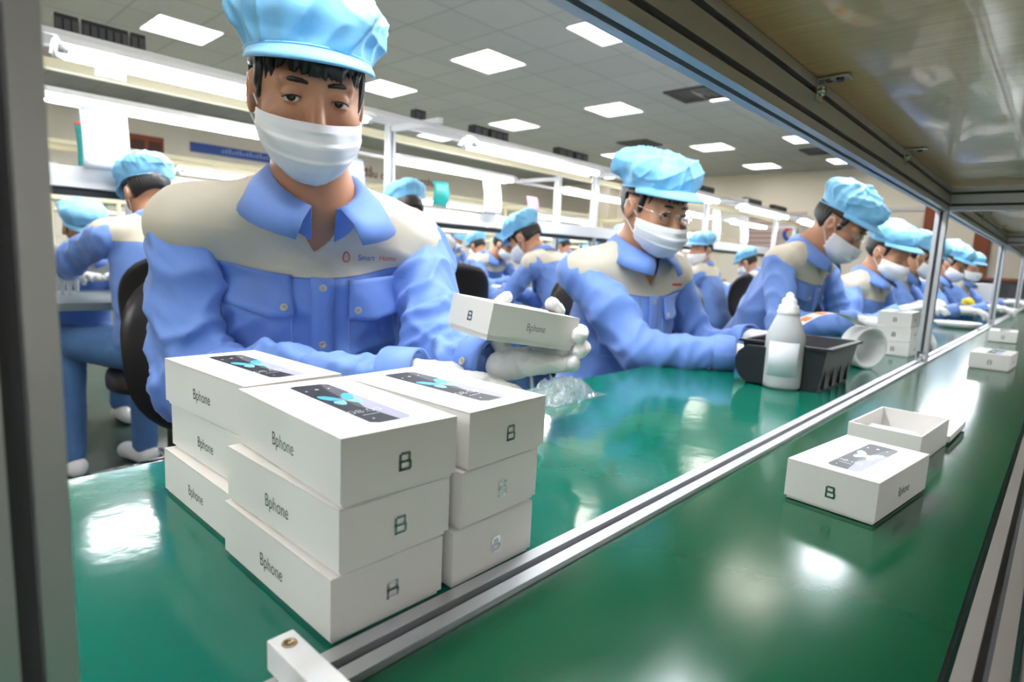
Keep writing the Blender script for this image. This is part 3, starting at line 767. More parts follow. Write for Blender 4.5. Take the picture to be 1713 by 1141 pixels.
MB().lathe([(.03,-.02),(.055,-.02),(.055,.02),(.03,.02),(.03,-.02)], YELLOW, 24, Matrix.Rotation(1.2, 4, 'X')@Matrix.Rotation(.6,4,'Y')).build('ring', t)
c = pz(1637, 512, TZ); t = thing('white_carton', 'tall plain white carton standing between the two uprights', 'box', (c[0], c[1], TZ+.0003))
MB().box((-.15,-.10,0), (.15,.20,.22), CARD, bev=.002).build('carton', t)
c = pz(1700, 596, TZ); 

# notices clipped along the second shelf
def notice(px0, px1, pyt, pyb, Y, m, label, edge=None, name='paper_notice', cat='notice', curl=.03):
    a = pY(px0, pyb, Y); b = pY(px1, pyt, Y); w = abs(b[0]-a[0]); h = b[2]-a[2]
    t = thing(name, label, cat, (a[0], Y, a[2]))
    P = [[(w*u, -.02*math.sin(3*v)-curl*(1-v)**2, h*v-.01*u*0) for u in np.linspace(0,1,6)] for v in np.linspace(0,1,8)]
    MB().grid(P, m, thick=.001).build('sheet', t)
    if edge:
        P = [[(w*u, -.022*math.sin(3*v)-.004, h*v) for u in (0,1)] for v in (.95,1.0)]
        MB().grid(P, edge, thick=.001).build('edge_strip', t)
    return t
t = notice(137, 211, 190, 282, 2.92, PAPER, 'large white paper notice with a blue top edge hanging at upper left', mat('pale_blue', (.35,.6,.85), .5))
mb = MB().box((.05,-.03,.36), (.16,-.026,.40), mat('grey_print', (.45,.48,.52), .6)); mb.build('printed_block', t)
notice(128, 150, 208, 278, 3.05, TEAL, 'teal folder edge with red corner behind the white notice', RED, 'teal_folder', 'folder')
notice(722, 749, 306, 343, 3.0, TEAL, 'small teal card standing on the shelf of the second line', None, 'teal_card', 'card', 0)
notice(804, 835, 303, 357, 2.92, PAPER, 'white notice with a yellow top edge hanging from the second shelf', YELLOW)
notice(879, 898, 331, 361, 3.0, PINK, 'small pink card standing on the shelf of the second line', None, 'pink_card', 'card', 0)
notice(1186, 1204, 352, 402, 3.0, PAPER, 'curled white sheet hanging behind the second worker', None)
notice(1234, 1250, 376, 406, 3.0, PAPER, 'narrow white sheet with a yellow top on the second shelf', YELLOW)
notice(578, 606, 268, 318, 3.0, PAPER, 'pale notice with a blue edge just right of the nearest masked face', mat('pale_blue', (.35,.6,.85), .5))

# crumpled clear bag by the gloved hands
rg_ = np.random.default_rng(5); P = []
for i in range(22):
    row = []
    for j in range(15):
        u, v = i/21-.5, j/14-.5; e = 1-min(1, (2.1*abs(u))**3+(2.1*abs(v))**3)
        row.append((u*.17, v*.095, .001+.034*e*(.35+.65*abs(math.sin(9*u+5*v+2*math.sin(7*v))))+.007*rg_.random()*e))
    P.append(row)
bag = MB().grid(P, mat('clear_film', (.95,.97,1.0), .12, trans=.9, ior=1.2, alpha=.55), thick=.0004, smooth=False).build('plastic_bag', None, (.895,.685,TZ+.0008))
tag(bag, 'crumpled clear plastic bag under the hand that holds the box', 'bag')
# ------------------------------------------------------------------ implicit surfaces -> meshes
def smin(a, b, k):
    h = np.clip(.5+.5*(b-a)/k, 0, 1); return b*(1-h)+a*h-k*h*(1-h)
def smax(a, b, k): return -smin(-a, -b, k)
def rcone(P, a, b, ra, rb):
    a = np.asarray(a, np.float32); ab = np.asarray(b, np.float32)-a; q = P-a
    t = np.clip((q@ab)/max(float(ab@ab), 1e-9), 0, 1); return np.linalg.norm(q-t[..., None]*ab, axis=-1)-(ra+(rb-ra)*t)
def ell(P, c, r, R=None):
    q = P-np.asarray(c, np.float32)
    if R is not None: q = q@np.asarray(R, np.float32)
    r = np.asarray(r, np.float32); k0 = np.linalg.norm(q/r, axis=-1); k1 = np.linalg.norm(q/(r*r), axis=-1)
    return k0*(k0-1)/(k1+1e-9)
def surface_net(fn, lo, hi, h):
    lo = np.asarray(lo, float)-h*2; hi = np.asarray(hi, float)+h*2
    n = np.ceil((hi-lo)/h).astype(int)+1
    ax = [lo[i]+h*np.arange(n[i]) for i in range(3)]
    V = np.empty(n, np.float32); yz = np.stack(np.meshgrid(ax[1], ax[2], indexing='ij'), -1).astype(np.float32)
    step = max(1, int(400000/(n[1]*n[2])))
    for i in range(0, n[0], step):
        xs_ = ax[0][i:i+step]; P = np.empty((len(xs_), n[1], n[2], 3), np.float32)
        P[..., 0] = xs_[:, None, None]; P[..., 1:] = yz[None]; V[i:i+step] = fn(P)
    S = V < 0
    c = np.zeros(tuple(n-1), np.int8)
    for i in (0,1):
        for j in (0,1):
            for k in (0,1): c += S[i:n[0]-1+i, j:n[1]-1+j, k:n[2]-1+k]
    act = (c > 0) & (c < 8); idx = -np.ones(act.shape, np.int64); A = np.argwhere(act); idx[act] = np.arange(len(A))
    acc = np.zeros((len(A), 3)); cnt = np.zeros(len(A))
    cor = [(i,j,k) for i in (0,1) for j in (0,1) for k in (0,1)]
    for a in cor:
        for d in range(3):
            if a[d]: continue
            b = list(a); b[d] = 1
            va = V[A[:,0]+a[0], A[:,1]+a[1], A[:,2]+a[2]]; vb = V[A[:,0]+b[0], A[:,1]+b[1], A[:,2]+b[2]]
            m_ = (va < 0) != (vb < 0); t = np.where(m_, va/np.where(m_, va-vb, 1), 0)
            p = np.tile(np.array(a, float), (len(A), 1)); p[:, d] += t
            acc[m_] += p[m_]; cnt[m_] += 1
    verts = lo+h*(A+acc/np.maximum(cnt, 1)[:, None])
    F = []
    for d in range(3):
        e1, e2 = [(1,2),(2,0),(0,1)][d]
        sl = [slice(1,-1)]*3; sl[d] = slice(0, n[d]-1); s0 = S[tuple(sl)]
        sl2 = list(sl); sl2[d] = slice(1, n[d]); s1 = S[tuple(sl2)]
        E = np.argwhere(s0 != s1); flip = s0[tuple(E.T)]
        E = E+1; E[:, d] -= 1
        def ci(o1, o2):
            q = E.copy(); q[:, e1] -= o1; q[:, e2] -= o2; return idx[q[:,0], q[:,1], q[:,2]]
        Q = np.stack([ci(1,1), ci(0,1), ci(0,0), ci(1,0)], 1); Q[~flip] = Q[~flip][:, ::-1]; F.append(Q)
    return verts, np.concatenate(F)
def normals_of(v, f):
    n = np.cross(v[f[:,2]]-v[f[:,0]], v[f[:,3]]-v[f[:,1]]); N = np.zeros_like(v)
    for k in range(4): np.add.at(N, f[:, k], n)
    return N/(np.linalg.norm(N, axis=1, keepdims=True)+1e-12)
def np_mesh(name, v, f, m, parent, off, attr=None):
    me = bpy.data.meshes.new(name); v = np.asarray(v, float)-np.asarray(off, float)
    me.vertices.add(len(v)); me.vertices.foreach_set('co', v.ravel().astype(np.float32))
    me.loops.add(len(f)*4); me.polygons.add(len(f))
    me.loops.foreach_set('vertex_index', f.ravel().astype(np.int32)); me.polygons.foreach_set('loop_start', np.arange(0, len(f)*4, 4, dtype=np.int32))
    me.polygons.foreach_set('loop_total', np.full(len(f), 4, np.int32)); me.polygons.foreach_set('use_smooth', np.ones(len(f), bool))
    me.materials.append(m)
    if attr is not None:
        a = me.attributes.new('yoke', 'FLOAT', 'POINT'); a.data.foreach_set('value', attr.astype(np.float32))
    me.update(); me.validate()
    return link(name, me, parent)
def folds(P, seed, scale, amp):
    """soft ridged cloth folds, displacement along the normal"""
    rg = np.random.default_rng(seed); out = np.zeros(len(P))
    for k in range(5):
        a = rg.normal(size=3); a /= np.linalg.norm(a); b = rg.normal(size=3); b /= np.linalg.norm(b)
        w = scale*rg.uniform(.6, 1.7); ph = rg.uniform(0, 6.28)
        s = np.sin(P@a*w+ph+1.6*np.sin(P@b*w*.45+ph*2)); out += (1-np.abs(s))**2.2*np.clip(np.sin(P@b*w*.3+ph*3)+.35, 0, 1)
    for k in range(5):
        a = rg.normal(size=3); a /= np.linalg.norm(a); b = rg.normal(size=3); b /= np.linalg.norm(b)
        w = scale*rg.uniform(1.7, 2.5); ph = rg.uniform(0, 6.28)
        s = np.sin(P@a*w+ph+2.2*np.sin(P@b*w*.4+ph*2)); out += .55*(1-np.abs(s))**3.0*np.clip(np.sin(P@b*w*.22+ph*3), 0, 1)
    return (out-.85)*amp

def even(f, d, n=4):
    """spreads a vertex value over its neighbours"""
    cnt = np.bincount(f.ravel(), minlength=len(d)).astype(float)
    for _ in range(n):
        m_ = d[f].mean(1); acc = np.zeros(len(d))
        for k in range(4): acc += np.bincount(f[:, k], m_, minlength=len(d))
        d = acc/np.maximum(cnt, 1)
    return d
def unit(v): v = np.asarray(v, float); return v/(np.linalg.norm(v)+1e-12)
UP = np.array([0,0,1.0])

# ------------------------------------------------------------------ gloved hand from a list of capsules
def glove_caps(w, d, n, s, curl=.5, spread=.12, thumb=.7, k=1.0):
    """w wrist, d towards the fingers, n out of the palm, s towards the thumb"""
    d, n = unit(d), unit(n); s = unit(s-np.dot(s, d)*d); n = unit(n-np.dot(n, d)*d-np.dot(n, s)*s); C = []
    w = np.asarray(w, float)
    C.append((w-d*.015*k, w+d*.03*k, .026*k, .026*k))
    kn = []
    for i, (o, L) in enumerate(((.030,.082),(.010,.086),(-.010,.082),(-.029,.074))):
        kp = w+(d*L+s*o)*k; kn.append(kp); C.append((w+(d*.02+s*o*.6)*k, kp, .0165*k, .0135*k))
    segs = ((.040,.024,.020),(.044,.028,.021),(.040,.026,.020),(.032,.020,.018))
    for i in range(4):
        a = curl*(.75+.12*i); p = kn[i]; sd = (1.5-i)*spread; ang = a*.7
        for j, L in enumerate(segs[i]):
            dr = unit((d*math.cos(sd)+s*math.sin(sd))*math.cos(ang)+n*math.sin(ang)); q = p+dr*L*k
            r0, r1 = (.0118,.0108,.0100,.0088)[j]*k*(1 if i < 3 else .9), (.0118,.0108,.0100,.0088)[j+1]*k*(1 if i < 3 else .9)
            C.append((p, q, r0, r1)); p = q; ang += a*.8
    t0 = w+(d*.022+s*.022)*k; t1 = t0+unit(d*.6+s*.75+n*.35*thumb)*.040*k; t2 = t1+unit(d*.9+s*.35+n*.5*thumb)*.032*k; t3 = t2+unit(d+n*.35*thumb+s*.05)*.025*k
    C += [(t0, t1, .0165*k, .0135*k), (t1, t2, .0130*k, .0115*k), (t2, t3, .0115*k, .0095*k)]
    return C
def caps_mesh(name, C, h, m, parent, off, k=.005, amp=0.0, seed=1, name2=None):
    pts = np.array([c[0] for c in C]+[c[1] for c in C]); R = max(max(c[2], c[3]) for c in C)
    def fn(P):
        d = None
        for a, b, ra, rb in C:
            e = rcone(P, a, b, ra, rb); d = e if d is None else smin(d, e, k)
        return d
    v, f = surface_net(fn, pts.min(0)-R, pts.max(0)+R, h)
    if amp: v = v+normals_of(v, f)*folds(v, seed, 120, amp)[:, None]
    return np_mesh(name, v, f, m, parent, off)

def solve_elbow(sh, wr, L1, L2, hint):
    d = wr-sh; D = np.linalg.norm(d)
    if D > (L1+L2)*.985: wr = sh+d/D*(L1+L2)*.985; d = wr-sh; D = np.linalg.norm(d)
    a = (L1*L1-L2*L2+D*D)/(2*D); hgt = math.sqrt(max(L1*L1-a*a, 1e-6)); u = d/D; hh = unit(hint-np.dot(hint, u)*u)
    return sh+u*a+hh*hgt, wr

# ------------------------------------------------------------------ a seated worker
def worker(label, head, hf, hu, tf, lean=12, q=2, wrR=None, wrL=None, seed=1, group=None, glasses=False, detail=0, sh_half=.185,
           shR=None, shL=None, pel=None, neck=None, elR=None, elL=None, handR=None, handL=None, capsR=None, capsL=None, legs=True, scale=1.0,
           cap_m=None, mask=True, puff_h=.82, knee=None, elhR=None, elhL=None):
    """head: point between the ears at eye height; hf/hu: face direction and head up; tf: chest direction; q: 0 fine .. 3 coarse"""
    head = np.asarray(head, float); hf = unit(hf); hu = unit(hu-np.dot(hu, hf)*hf); hr = np.cross(hf, hu)
    tf = unit([tf[0], tf[1], 0]); tr = np.cross(tf, UP)          # tr: the person's right
    la = math.radians(lean); tu = unit(UP*math.cos(la)+tf*math.sin(la))
    if neck is None: neck = head-hu*.115-hf*.035-tu*.035
    shm = neck-tu*.045
    if shR is None: shR = shm+tr*sh_half
    if shL is None: shL = shm-tr*sh_half
    shR, shL = np.asarray(shR, float), np.asarray(shL, float)
    shm = (shR+shL)/2
    if pel is None: pel = shm-tu*.44
    pel = np.asarray(pel, float)
    tu = unit(shm-pel); ts = unit(shR-shL); tfw = unit(np.cross(tu, ts)); TR = np.stack([ts, tfw, tu], 1)   # columns: right, forward, up
    H = [.0042, .0070, .011, .017][q]
    base = np.array([pel[0], pel[1], 0.0])
    T = thing('person', label, 'person', base, 0, group)
    # arms
    if wrR is None: wrR = shm+tf*.36+tr*.10; wrR = np.array([wrR[0], wrR[1], TZ+.06])
    if wrL is None: wrL = shm+tf*.36-tr*.10; wrL = np.array([wrL[0], wrL[1], TZ+.06])
    wrR, wrL = np.asarray(wrR, float), np.asarray(wrL, float)
    if elR is None: elR, wrR = solve_elbow(shR, wrR, .275, .245, np.asarray(elhR) if elhR is not None else -UP*.9+tr*.55-tf*.3)
    if elL is None: elL, wrL = solve_elbow(shL, wrL, .275, .245, np.asarray(elhL) if elhL is not None else -UP*.9-tr*.55-tf*.3)
    elR, elL = np.asarray(elR, float), np.asarray(elL, float)
    # ---- body: head, neck, upper chest in one surface
    RH = np.stack([hr, hf, hu], 1).astype(np.float32); hc = head.astype(np.float32)
    hn = [.0026, .0036, .006, .010][q]
    nk_l = (neck-head)@RH; ch_l = (shm+tu*-.02-head)@RH
    def body(P):
        A = np.abs(P[..., 0]); Q = P.copy(); Q[..., 0] = A
        d = ell(P, (0,-.012,.022), (.0755,.094,.088))
        d = smin(d, ell(P, (0,.018,-.035), (.064,.070,.075)), .03)
        d = smin(d, ell(P, (0,.034,-.080), (.043,.045,.033)), .03)
        if q < 3:
            d = smin(d, ell(Q, (.044,.056,-.032), (.022,.022,.024)), .02)
            d = smin(d, rcone(Q, (0,.080,.020), (.042,.070,.020), .011, .010), .014)
            d = smax(d, -ell(Q, (.032,.099,.001), (.020,.018,.0115)), .010)
            d = smin(d, rcone(P, (0,.084,.002), (0,.104,-.036), .0075, .0125), .012)
            d = smin(d, ell(Q, (.012,.096,-.041), (.009,.010,.007)), .006)
            if q < 2:
                lid = ell(Q, (.032,.0745,.001), (.0142,.0142,.0136)); zz = P[..., 2]
                op = np.abs(zz+.0032)-.0032
                d = smin(d, np.maximum(lid, -op), .002)
            d = smin(d, ell(P, (0,.084,-.062), (.022,.008,.0045)), .005); d = smin(d, ell(P, (0,.083,-.071), (.019,.008,.0050)), .005)
        ear = ell(Q, (.078,-.010,-.008), (.009,.019,.031)); ear = smax(ear, -ell(Q, (.088,-.006,-.004), (.008,.010,.017)), .004)
        d = smin(d, ear, .006)
        d = smin(d, rcone(P, (0,-.022,-.055), nk_l, .051, .056), .03)
        d = smin(d, rcone(P, nk_l, ch_l, .062, .085), .05)
        return d
    lo = np.minimum(np.array([-.10,-.12,-.13]), np.minimum(nk_l, ch_l)-.09); hi = np.maximum(np.array([.10,.125,.125]), np.maximum(nk_l, ch_l)+.09)
    v, f = surface_net(body, lo, hi, hn)
    bo = np_mesh('body', v@RH.T+head, f, SKIN, T, base)
    def h2w(p): return np.asarray(p, float)@RH.T.astype(float)+head
    Mh = frameM(head-base, hr, hf)
    # ---- eyes and brows
    if q < 2:
        for s in (-1, 1):
            ec = (s*.032, .0745, .001); M = Mh@Matrix.Translation(ec)@Matrix.Rotation(math.radians(-90-6 if False else -96), 4, 'X')@Matrix.Identity(4)
            mb = MB(); prof = [(.0118*math.sin(a), .0118*math.cos(a)) for a in np.linspace(math.pi, .55, 12)]
            mb.lathe(prof, EYEW, 20, Mh@Matrix.Translation(ec)@Matrix.Rotation(math.radians(-12 if detail else 0)*1, 4, 'Z')@Matrix.Rotation(math.radians(-98), 4, 'X'))
            prof = [(.0119*math.sin(a), .0119*math.cos(a)) for a in np.linspace(.56, .001, 6)]
            mb.lathe(prof, IRIS, 20, Mh@Matrix.Translation(ec)@Matrix.Rotation(math.radians(-12 if detail else 0)*1, 4, 'Z')@Matrix.Rotation(math.radians(-98), 4, 'X'))
            mb.build('eye', bo)
            pts = [h2w((s*x, y, z))-base for x, y, z in ((.013,.0890,.0200),(.022,.0885,.0222),(.033,.084,.0225),(.044,.074,.0205),(.051,.065,.0165))]
            MB().tube(pts, [.0022,.0034,.0036,.0030,.0012], HAIR, 8).build('eyebrow', bo)
            pts = [h2w((s*x, y, z))-base for x, y, z in ((.0195,.0815,-.0005),(.026,.0875,.0018),(.033,.0888,.0020),(.040,.0858,.0008),(.0455,.079,-.003))]
            MB().tube(pts, [.0006,.0012,.0013,.0013,.0007], HAIR, 6).build('eyelash', bo)
    # ---- hair
    rg = np.random.default_rng(seed)
    def hair(P):
        A = np.abs(P[..., 0])
        d = ell(P, (0,-.014,.022), (.0835,.1025,.097))
        face = np.maximum(np.maximum(.030+.25*(A-.05)-P[..., 1], P[..., 2]-.052), -1)      # inside when in front and below the hair line
        d = smax(d, -face, .006)
        d = smax(d, -(P[..., 2]+.055+.35*(P[..., 1])), .004)
        side = np.maximum(np.maximum(A*0-(A-.066), np.abs(P[..., 1]+.008)-.024), np.abs(P[..., 2]+.010)-.036)   # clear of the ears
        d = smax(d, -side, .006)
        return d
    v, f = surface_net(hair, (-.09,-.12,-.09), (.09,.10,.125), [.003,.004,.007,.010][q])
    v = v+normals_of(v, f)*(.0012*np.sin(v[:, 0]*900+3*np.sin(v[:, 2]*60)))[:, None]
    ho = np_mesh('hair', v@RH.T+head, f, HAIR, T, base)
    if q < 2:
        C = []
        n = 46 if detail else 14
        for i in range(n):
            a = -1.15+2.3*i/(n-1)+rg.uniform(-.04,.04); x = .070*math.sin(a); y = .088*math.cos(a)-.004; ln = rg.uniform(.024,.042)*(1.15 if abs(a) < .7 else .95)
            if abs(a) > .95: ln *= 1.9
            bx = rg.uniform(-.010,.010)
            C.append((h2w((x, y-.004, .066)), h2w((x+bx*.5, y+.005, .066-ln*.5)), .0065, .0055)); C.append((h2w((x+bx*.5, y+.005, .066-ln*.5)), h2w((x+bx, y+.002, .066-ln)), .0055, .0012))
        caps_mesh('fringe', C, .0022, HAIR, ho, base, k=.002)
    # ---- cap
    def capf(P):
        th = np.arctan2(P[..., 0], P[..., 1]+.01)
        base_ = ell(P, (0,-.010,.062), (.0885,.110,.060)); puff = ell(P, (0,-.022,.062+.043*puff_h), (.113,.127,.070*puff_h))
        d = smin(base_, puff, .022)
        fold = np.sin(15*th+2*np.sin(3*th+seed))*.0022+np.sin(7*th+seed*1.7+P[..., 2]*22)*.0030
        fall = np.clip((P[..., 2]-.045)/.03, 0, 1)*np.clip((.185-P[..., 2])/.05, 0, 1)
        d = d+fold*fall
        cut = .048+.18*P[..., 1]*1.0-P[..., 2]
        d = smax(d, cut, .003)
        return d
    hcap = [.0034,.0045,.008,.012][q]
    v, f = surface_net(capf, (-.13,-.17,-.01), (.13,.13,.19), hcap)
    v = v+normals_of(v, f)*(folds(v, seed+7, 26, [.011,.010,.007,.005][q])*np.clip((v[:, 2]-.05)/.03, 0, 1))[:, None]
    co = np_mesh('cap', v@RH.T+head, f, cap_m or CAPM, T, base)
    P = []
    for i, rr in enumerate(np.linspace(0, 1, 5)):
        row = []
        for th in np.linspace(-math.radians(84), math.radians(84), 25):
            ex = (.052*math.cos(th)**.7 if math.cos(th) > 0 else 0)*rr
            x = (.0865+.006*rr)*math.sin(th); y = -.010+.107*math.cos(th)+ex
            row.append(h2w((x, y, .052+.16*(-.010+.107*math.cos(th))-.005*rr-.010*rr*rr)))
        P.append(row)
    MB().grid(np.array(P)-base, cap_m or CAPM, thick=-.0035).build('brim', co)
    if q < 2:
        MB().tube([h2w((.0885*math.sin(th), -.010+.110*math.cos(th), .050+.18*(-.010+.110*math.cos(th)))).tolist()-base for th in np.linspace(-2.9, 2.9, 50)], .0022, cap_m or CAPM, 6).build('band_seam', co)
    # ---- mask
    if mask:
        nv, nt_ = (41, 41) if q < 2 else (7, 11); P = []
        for v_ in np.linspace(0, 1, nv):
            yc = np.interp(v_, [0,.12,.35,.55,.75,.9,1], [.114,.122,.127,.124,.113,.098,.080]); zc = np.interp(v_, [0,1], [-.028,-.120])
            aa = np.interp(v_, [0,.3,.6,.85,1], [.0750,.0765,.0710,.0580,.0440]); zs = np.interp(v_, [0,1], [-.026,-.096])
            row = []
            for th in np.linspace(-math.radians(86), math.radians(86), nt_):
                c_ = math.cos(th); y = .012+(yc-.012)*c_**(.85 if v_ < .5 else .92); z = zs+(zc-zs)*c_
                y += .0042*c_*(1-((v_*3.6) % 1.0))*(v_ < .84)+.0016*math.sin(9*th+6*v_+seed)+.0012*math.sin(17*th*v_+seed)
                if v_ < .15: y += .004*math.exp(-(th/.20)**2)
                row.append(h2w((aa*math.sin(th), y, z)))
            P.append(row)
        mo = MB().grid(np.array(P)-base, MASKM, thick=-.0015).build('mask', T)
        if q < 3:
            for s in (-1, 1):
                mb = MB(); r_ = .0014 if q < 2 else .002
                mb.tube([h2w(p)-base for p in ((s*.072,.022,-.022),(s*.078,.004,-.006),(s*.084,-.012,.016),(s*.083,-.026,.008))], r_, MASKM, 6)
                mb.tube([h2w(p)-base for p in ((s*.055,.040,-.092),(s*.068,.015,-.066),(s*.080,-.012,-.038),(s*.083,-.026,-.010),(s*.083,-.026,.008))], r_, MASKM, 6)
                mb.build('ear_loop', mo)
    if glasses:
        go = None; mb = MB()
        for s in (-1, 1):
            pts = [h2w((s*(.034+.024*math.cos(a)), .098-.006*abs(math.cos(a)), -.004+.015*math.sin(a)))-base for a in np.linspace(0, 2*math.pi, 25)]
            mb.tube(pts, .0009, CHROME, 6, caps=False)
            mb.tube([h2w(p)-base for p in ((s*.058,.090,.002),(s*.074,.060,.004),(s*.080,-.010,.006))], .0010, CHROME, 6)
        mb.tube([h2w(p)-base for p in ((-.010,.098,.002),(0,.101,.004),(.010,.098,.002))], .0010, CHROME, 6)
        go = mb.build('spectacles', T)
        for s in (-1, 1):
            P = [[h2w((s*.034+r_*.0235*math.cos(a), .0985-.006*abs(math.cos(a))*r_, -.004+r_*.0145*math.sin(a)))-base for a in np.linspace(0, 2*math.pi, 21)] for r_ in (.02, .5, 1)]
            MB().grid(P, LENSM, thick=.0008).build('lens', go)
    # ---- jacket torso
    pl = pel+tu*.02
    chest = shm-tu*.145; belly = pel+tu*.16
    vn = neck+tfw*.07-tu*.075          # bottom of the open V
    TRf = TR.astype(np.float32)
    def torso(P):
        d = ell(P, chest, (.178,.122,.195), TRf)
        d = smin(d, ell(P, belly, (.172,.132,.200), TRf), .06)
        d = smin(d, ell(P, pl, (.182,.150,.125), TRf), .06)
        d = smin(d, rcone(P, shR-tu*.012, shL-tu*.012, .060, .060), .05)
        d = smin(d, rcone(P, neck-tu*.005, shR+tu*.002-ts*.02, .064, .056), .035); d = smin(d, rcone(P, neck-tu*.005, shL+tu*.002+ts*.02, .064, .056), .035)
        L = (P-neck.astype(np.float32))@TRf
        hole = np.linalg.norm(L[..., :2]-np.array([0, .012], np.float32), axis=-1)-.058
        hole = np.maximum(hole, -(L[..., 2]+.03))
        dz = L[..., 2]+.072; vv = np.abs(L[..., 0])-np.clip(dz*.62, 0, .06); vv = np.maximum(vv, np.maximum(-L[..., 1]+.02, -dz))
        d = smax(d, -np.minimum(hole, vv), .004)
        return d
    allp = np.array([shR, shL, pel, neck]); 
    v, f = surface_net(torso, allp.min(0)-np.array([.24,.24,.15]), allp.max(0)+np.array([.24,.24,.05]), H)
    N = normals_of(v, f); Lc = (v-shm)@TR
    amp = [.0105,.010,.010,.008][q]
    v = v+N*even(f, folds(v, seed, 15, amp*(1.35 if q == 0 else 1))*np.clip(-(Lc[:, 2]+.01)/.05, .3, 1), 2)[:, None]
    yoke = Lc[:, 2]+.046+.006*np.cos(Lc[:, 0]*14)
    jo = np_mesh('jacket', v, f, JACKET, T, base, yoke)
    bvh = BVHTree.FromPolygons([Vector(p) for p in v], [tuple(int(i) for i in r_) for r_ in f]) if q < 2 else None
    # ---- sleeves
    for (sh, el_, wr, s) in ((shR, elR, wrR, 1), (shL, elL, wrL, -1)):
        cdir = unit(wr-el_); ws = wr-cdir*.012
        sh2 = sh-tu*.018+ts*s*.002
        def slv(P, sh=sh2, el_=el_, ws=ws, cdir=cdir):
            d = rcone(P, sh, el_, .063, .057); d = smin(d, rcone(P, el_, ws, .058, .040), .03)
            L = (P-ws.astype(np.float32))@cdir.astype(np.float32)
            return np.maximum(d, L)
        pp = np.array([sh2, el_, ws])
        hs = H*.9
        v, f = surface_net(slv, pp.min(0)-.085, pp.max(0)+.085, hs)
        N = np.stack([even(f, c_, 4) for c_ in normals_of(v, f).T], 1); N /= np.linalg.norm(N, axis=1, keepdims=True)
        de = np.linalg.norm(v-el_, axis=1); w_ = .45+.9*np.exp(-(de/.10)**2)
        # folds run round the arm, tighter at the elbow
        t1 = (v-sh2)@unit(el_-sh2); t2 = (v-el_)@cdir; L1_ = float(np.linalg.norm(el_-sh2)); tt = np.clip(t1, 0, L1_)+np.maximum(t2, 0)*np.clip((t1-L1_*.6)/.05, 0, 1)
        rad = v-(sh2+unit(el_-sh2)*np.clip(t1, 0, L1_)[:, None]+cdir*(np.maximum(t2, 0)*np.clip((t1-L1_*.6)/.05, 0, 1))[:, None]); an = np.arctan2(rad@tfw, rad@ts)
        ring = (1-np.abs(np.sin(tt*46+1.3*np.sin(an*2+seed)+2*np.sin(an+tt*9+s))))**1.8
        v = v+N*even(f, (ring-.35)*amp*(1.7 if q == 0 else 1.3)*w_+folds(v, seed+s+3, 20, amp*(1.15 if q == 0 else .8)), 3 if q == 0 else 2)[:, None]
        so_ = np_mesh('sleeve', v, f, SHIRT, T, base)
        # cuff
        u_ = unit(np.cross(cdir, UP)); w2 = np.cross(cdir, u_); P = []
        for a in np.linspace(0, 2*math.pi, 25 if q < 2 else 13):
            dirn = u_*math.cos(a)+w2*math.sin(a); P.append([ws-cdir*.050+dirn*.0460, ws-cdir*.045+dirn*.0475, ws+cdir*.002+dirn*.0435, ws+cdir*.003+dirn*.0400, ws-cdir*.02+dirn*.0370])
        cu = MB().grid(np.array(P)-base, SHIRT).build('cuff', so_)
        if detail:
            bd = unit(CAM-ws); bd = unit(bd-np.dot(bd, cdir)*cdir); bp_ = ws-cdir*.022+bd*.0495
            button(bp_, bd, so_, base, cdir)
    # ---- collar
    nseg = 33 if q < 2 else 17; P = []
    for ph in np.linspace(math.radians(16), math.radians(344), nseg):
        a = abs(math.degrees(ph)-180)                 # 0 at the nape, 156 at the front
        fr_ = max(0.0, (a-80)/84.0)
        dr = ts*math.sin(ph)+tfw*math.cos(ph)
        top = neck+dr*(.062+.004*fr_)+tu*(.046-.036*fr_)+tfw*(.012+.010*fr_)
        stand = neck+dr*.062-tu*(.006+.036*fr_)+tfw*(.012+.008*fr_)
        fold = neck+dr*(.072+.006*fr_)+tu*(.052-.038*fr_)+tfw*(.012+.014*fr_)
        outr = neck+dr*(.100+.010*fr_)+ts*math.sin(ph)*.070*fr_-tu*(.004+.026*fr_**1.2)+tfw*(.012+.020*fr_)
        mid = (fold+outr)/2+dr*.006+tu*.006
        P.append([stand, top, fold, mid, outr])
    MB().grid(np.array(P)-base, SHIRT, thick=.0025).build('collar', jo)
    if q < 2:
        # patches that follow the cloth: placket, pocket flaps, emblem
        def surf(x, z, off=.0):
            """point on the chest at x to the right and z above the shoulders"""
            o_ = shm+ts*x+tu*z+tfw*.40; h_ = bvh.ray_cast(Vector(o_), Vector(-tfw))
            if h_[0] is None: return shm+ts*x+tu*z+tfw*(.12+off)
            return np.array(h_[0])+tfw*off
        def patch(x0, x1, z0, z1, off, m, nm, nx=6, nz=10, shape=None, parent=jo):
            P = []
            for iz in range(nz+1):
                row = []
                for ix in range(nx+1):
                    u, w_ = ix/nx, iz/nz; x = x0+(x1-x0)*u; z = z0+(z1-z0)*w_
                    if shape: x, z = shape(u, w_, x, z)
                    o2 = off+(.0025*math.sin(math.pi*u) if nm == 'pocket_flap' else 0)+(.010*(w_)**2 if nm == 'pocket_flap' else 0)
                    row.append(surf(x, z, o2))
                P.append(row)
            return MB().grid(np.array(P)-base, m, thick=-.0022).build(nm, parent)
        zb = -.40
        patch(.016, -.020, -.050, zb, .0022, SHIRT, 'placket', 3, 26)
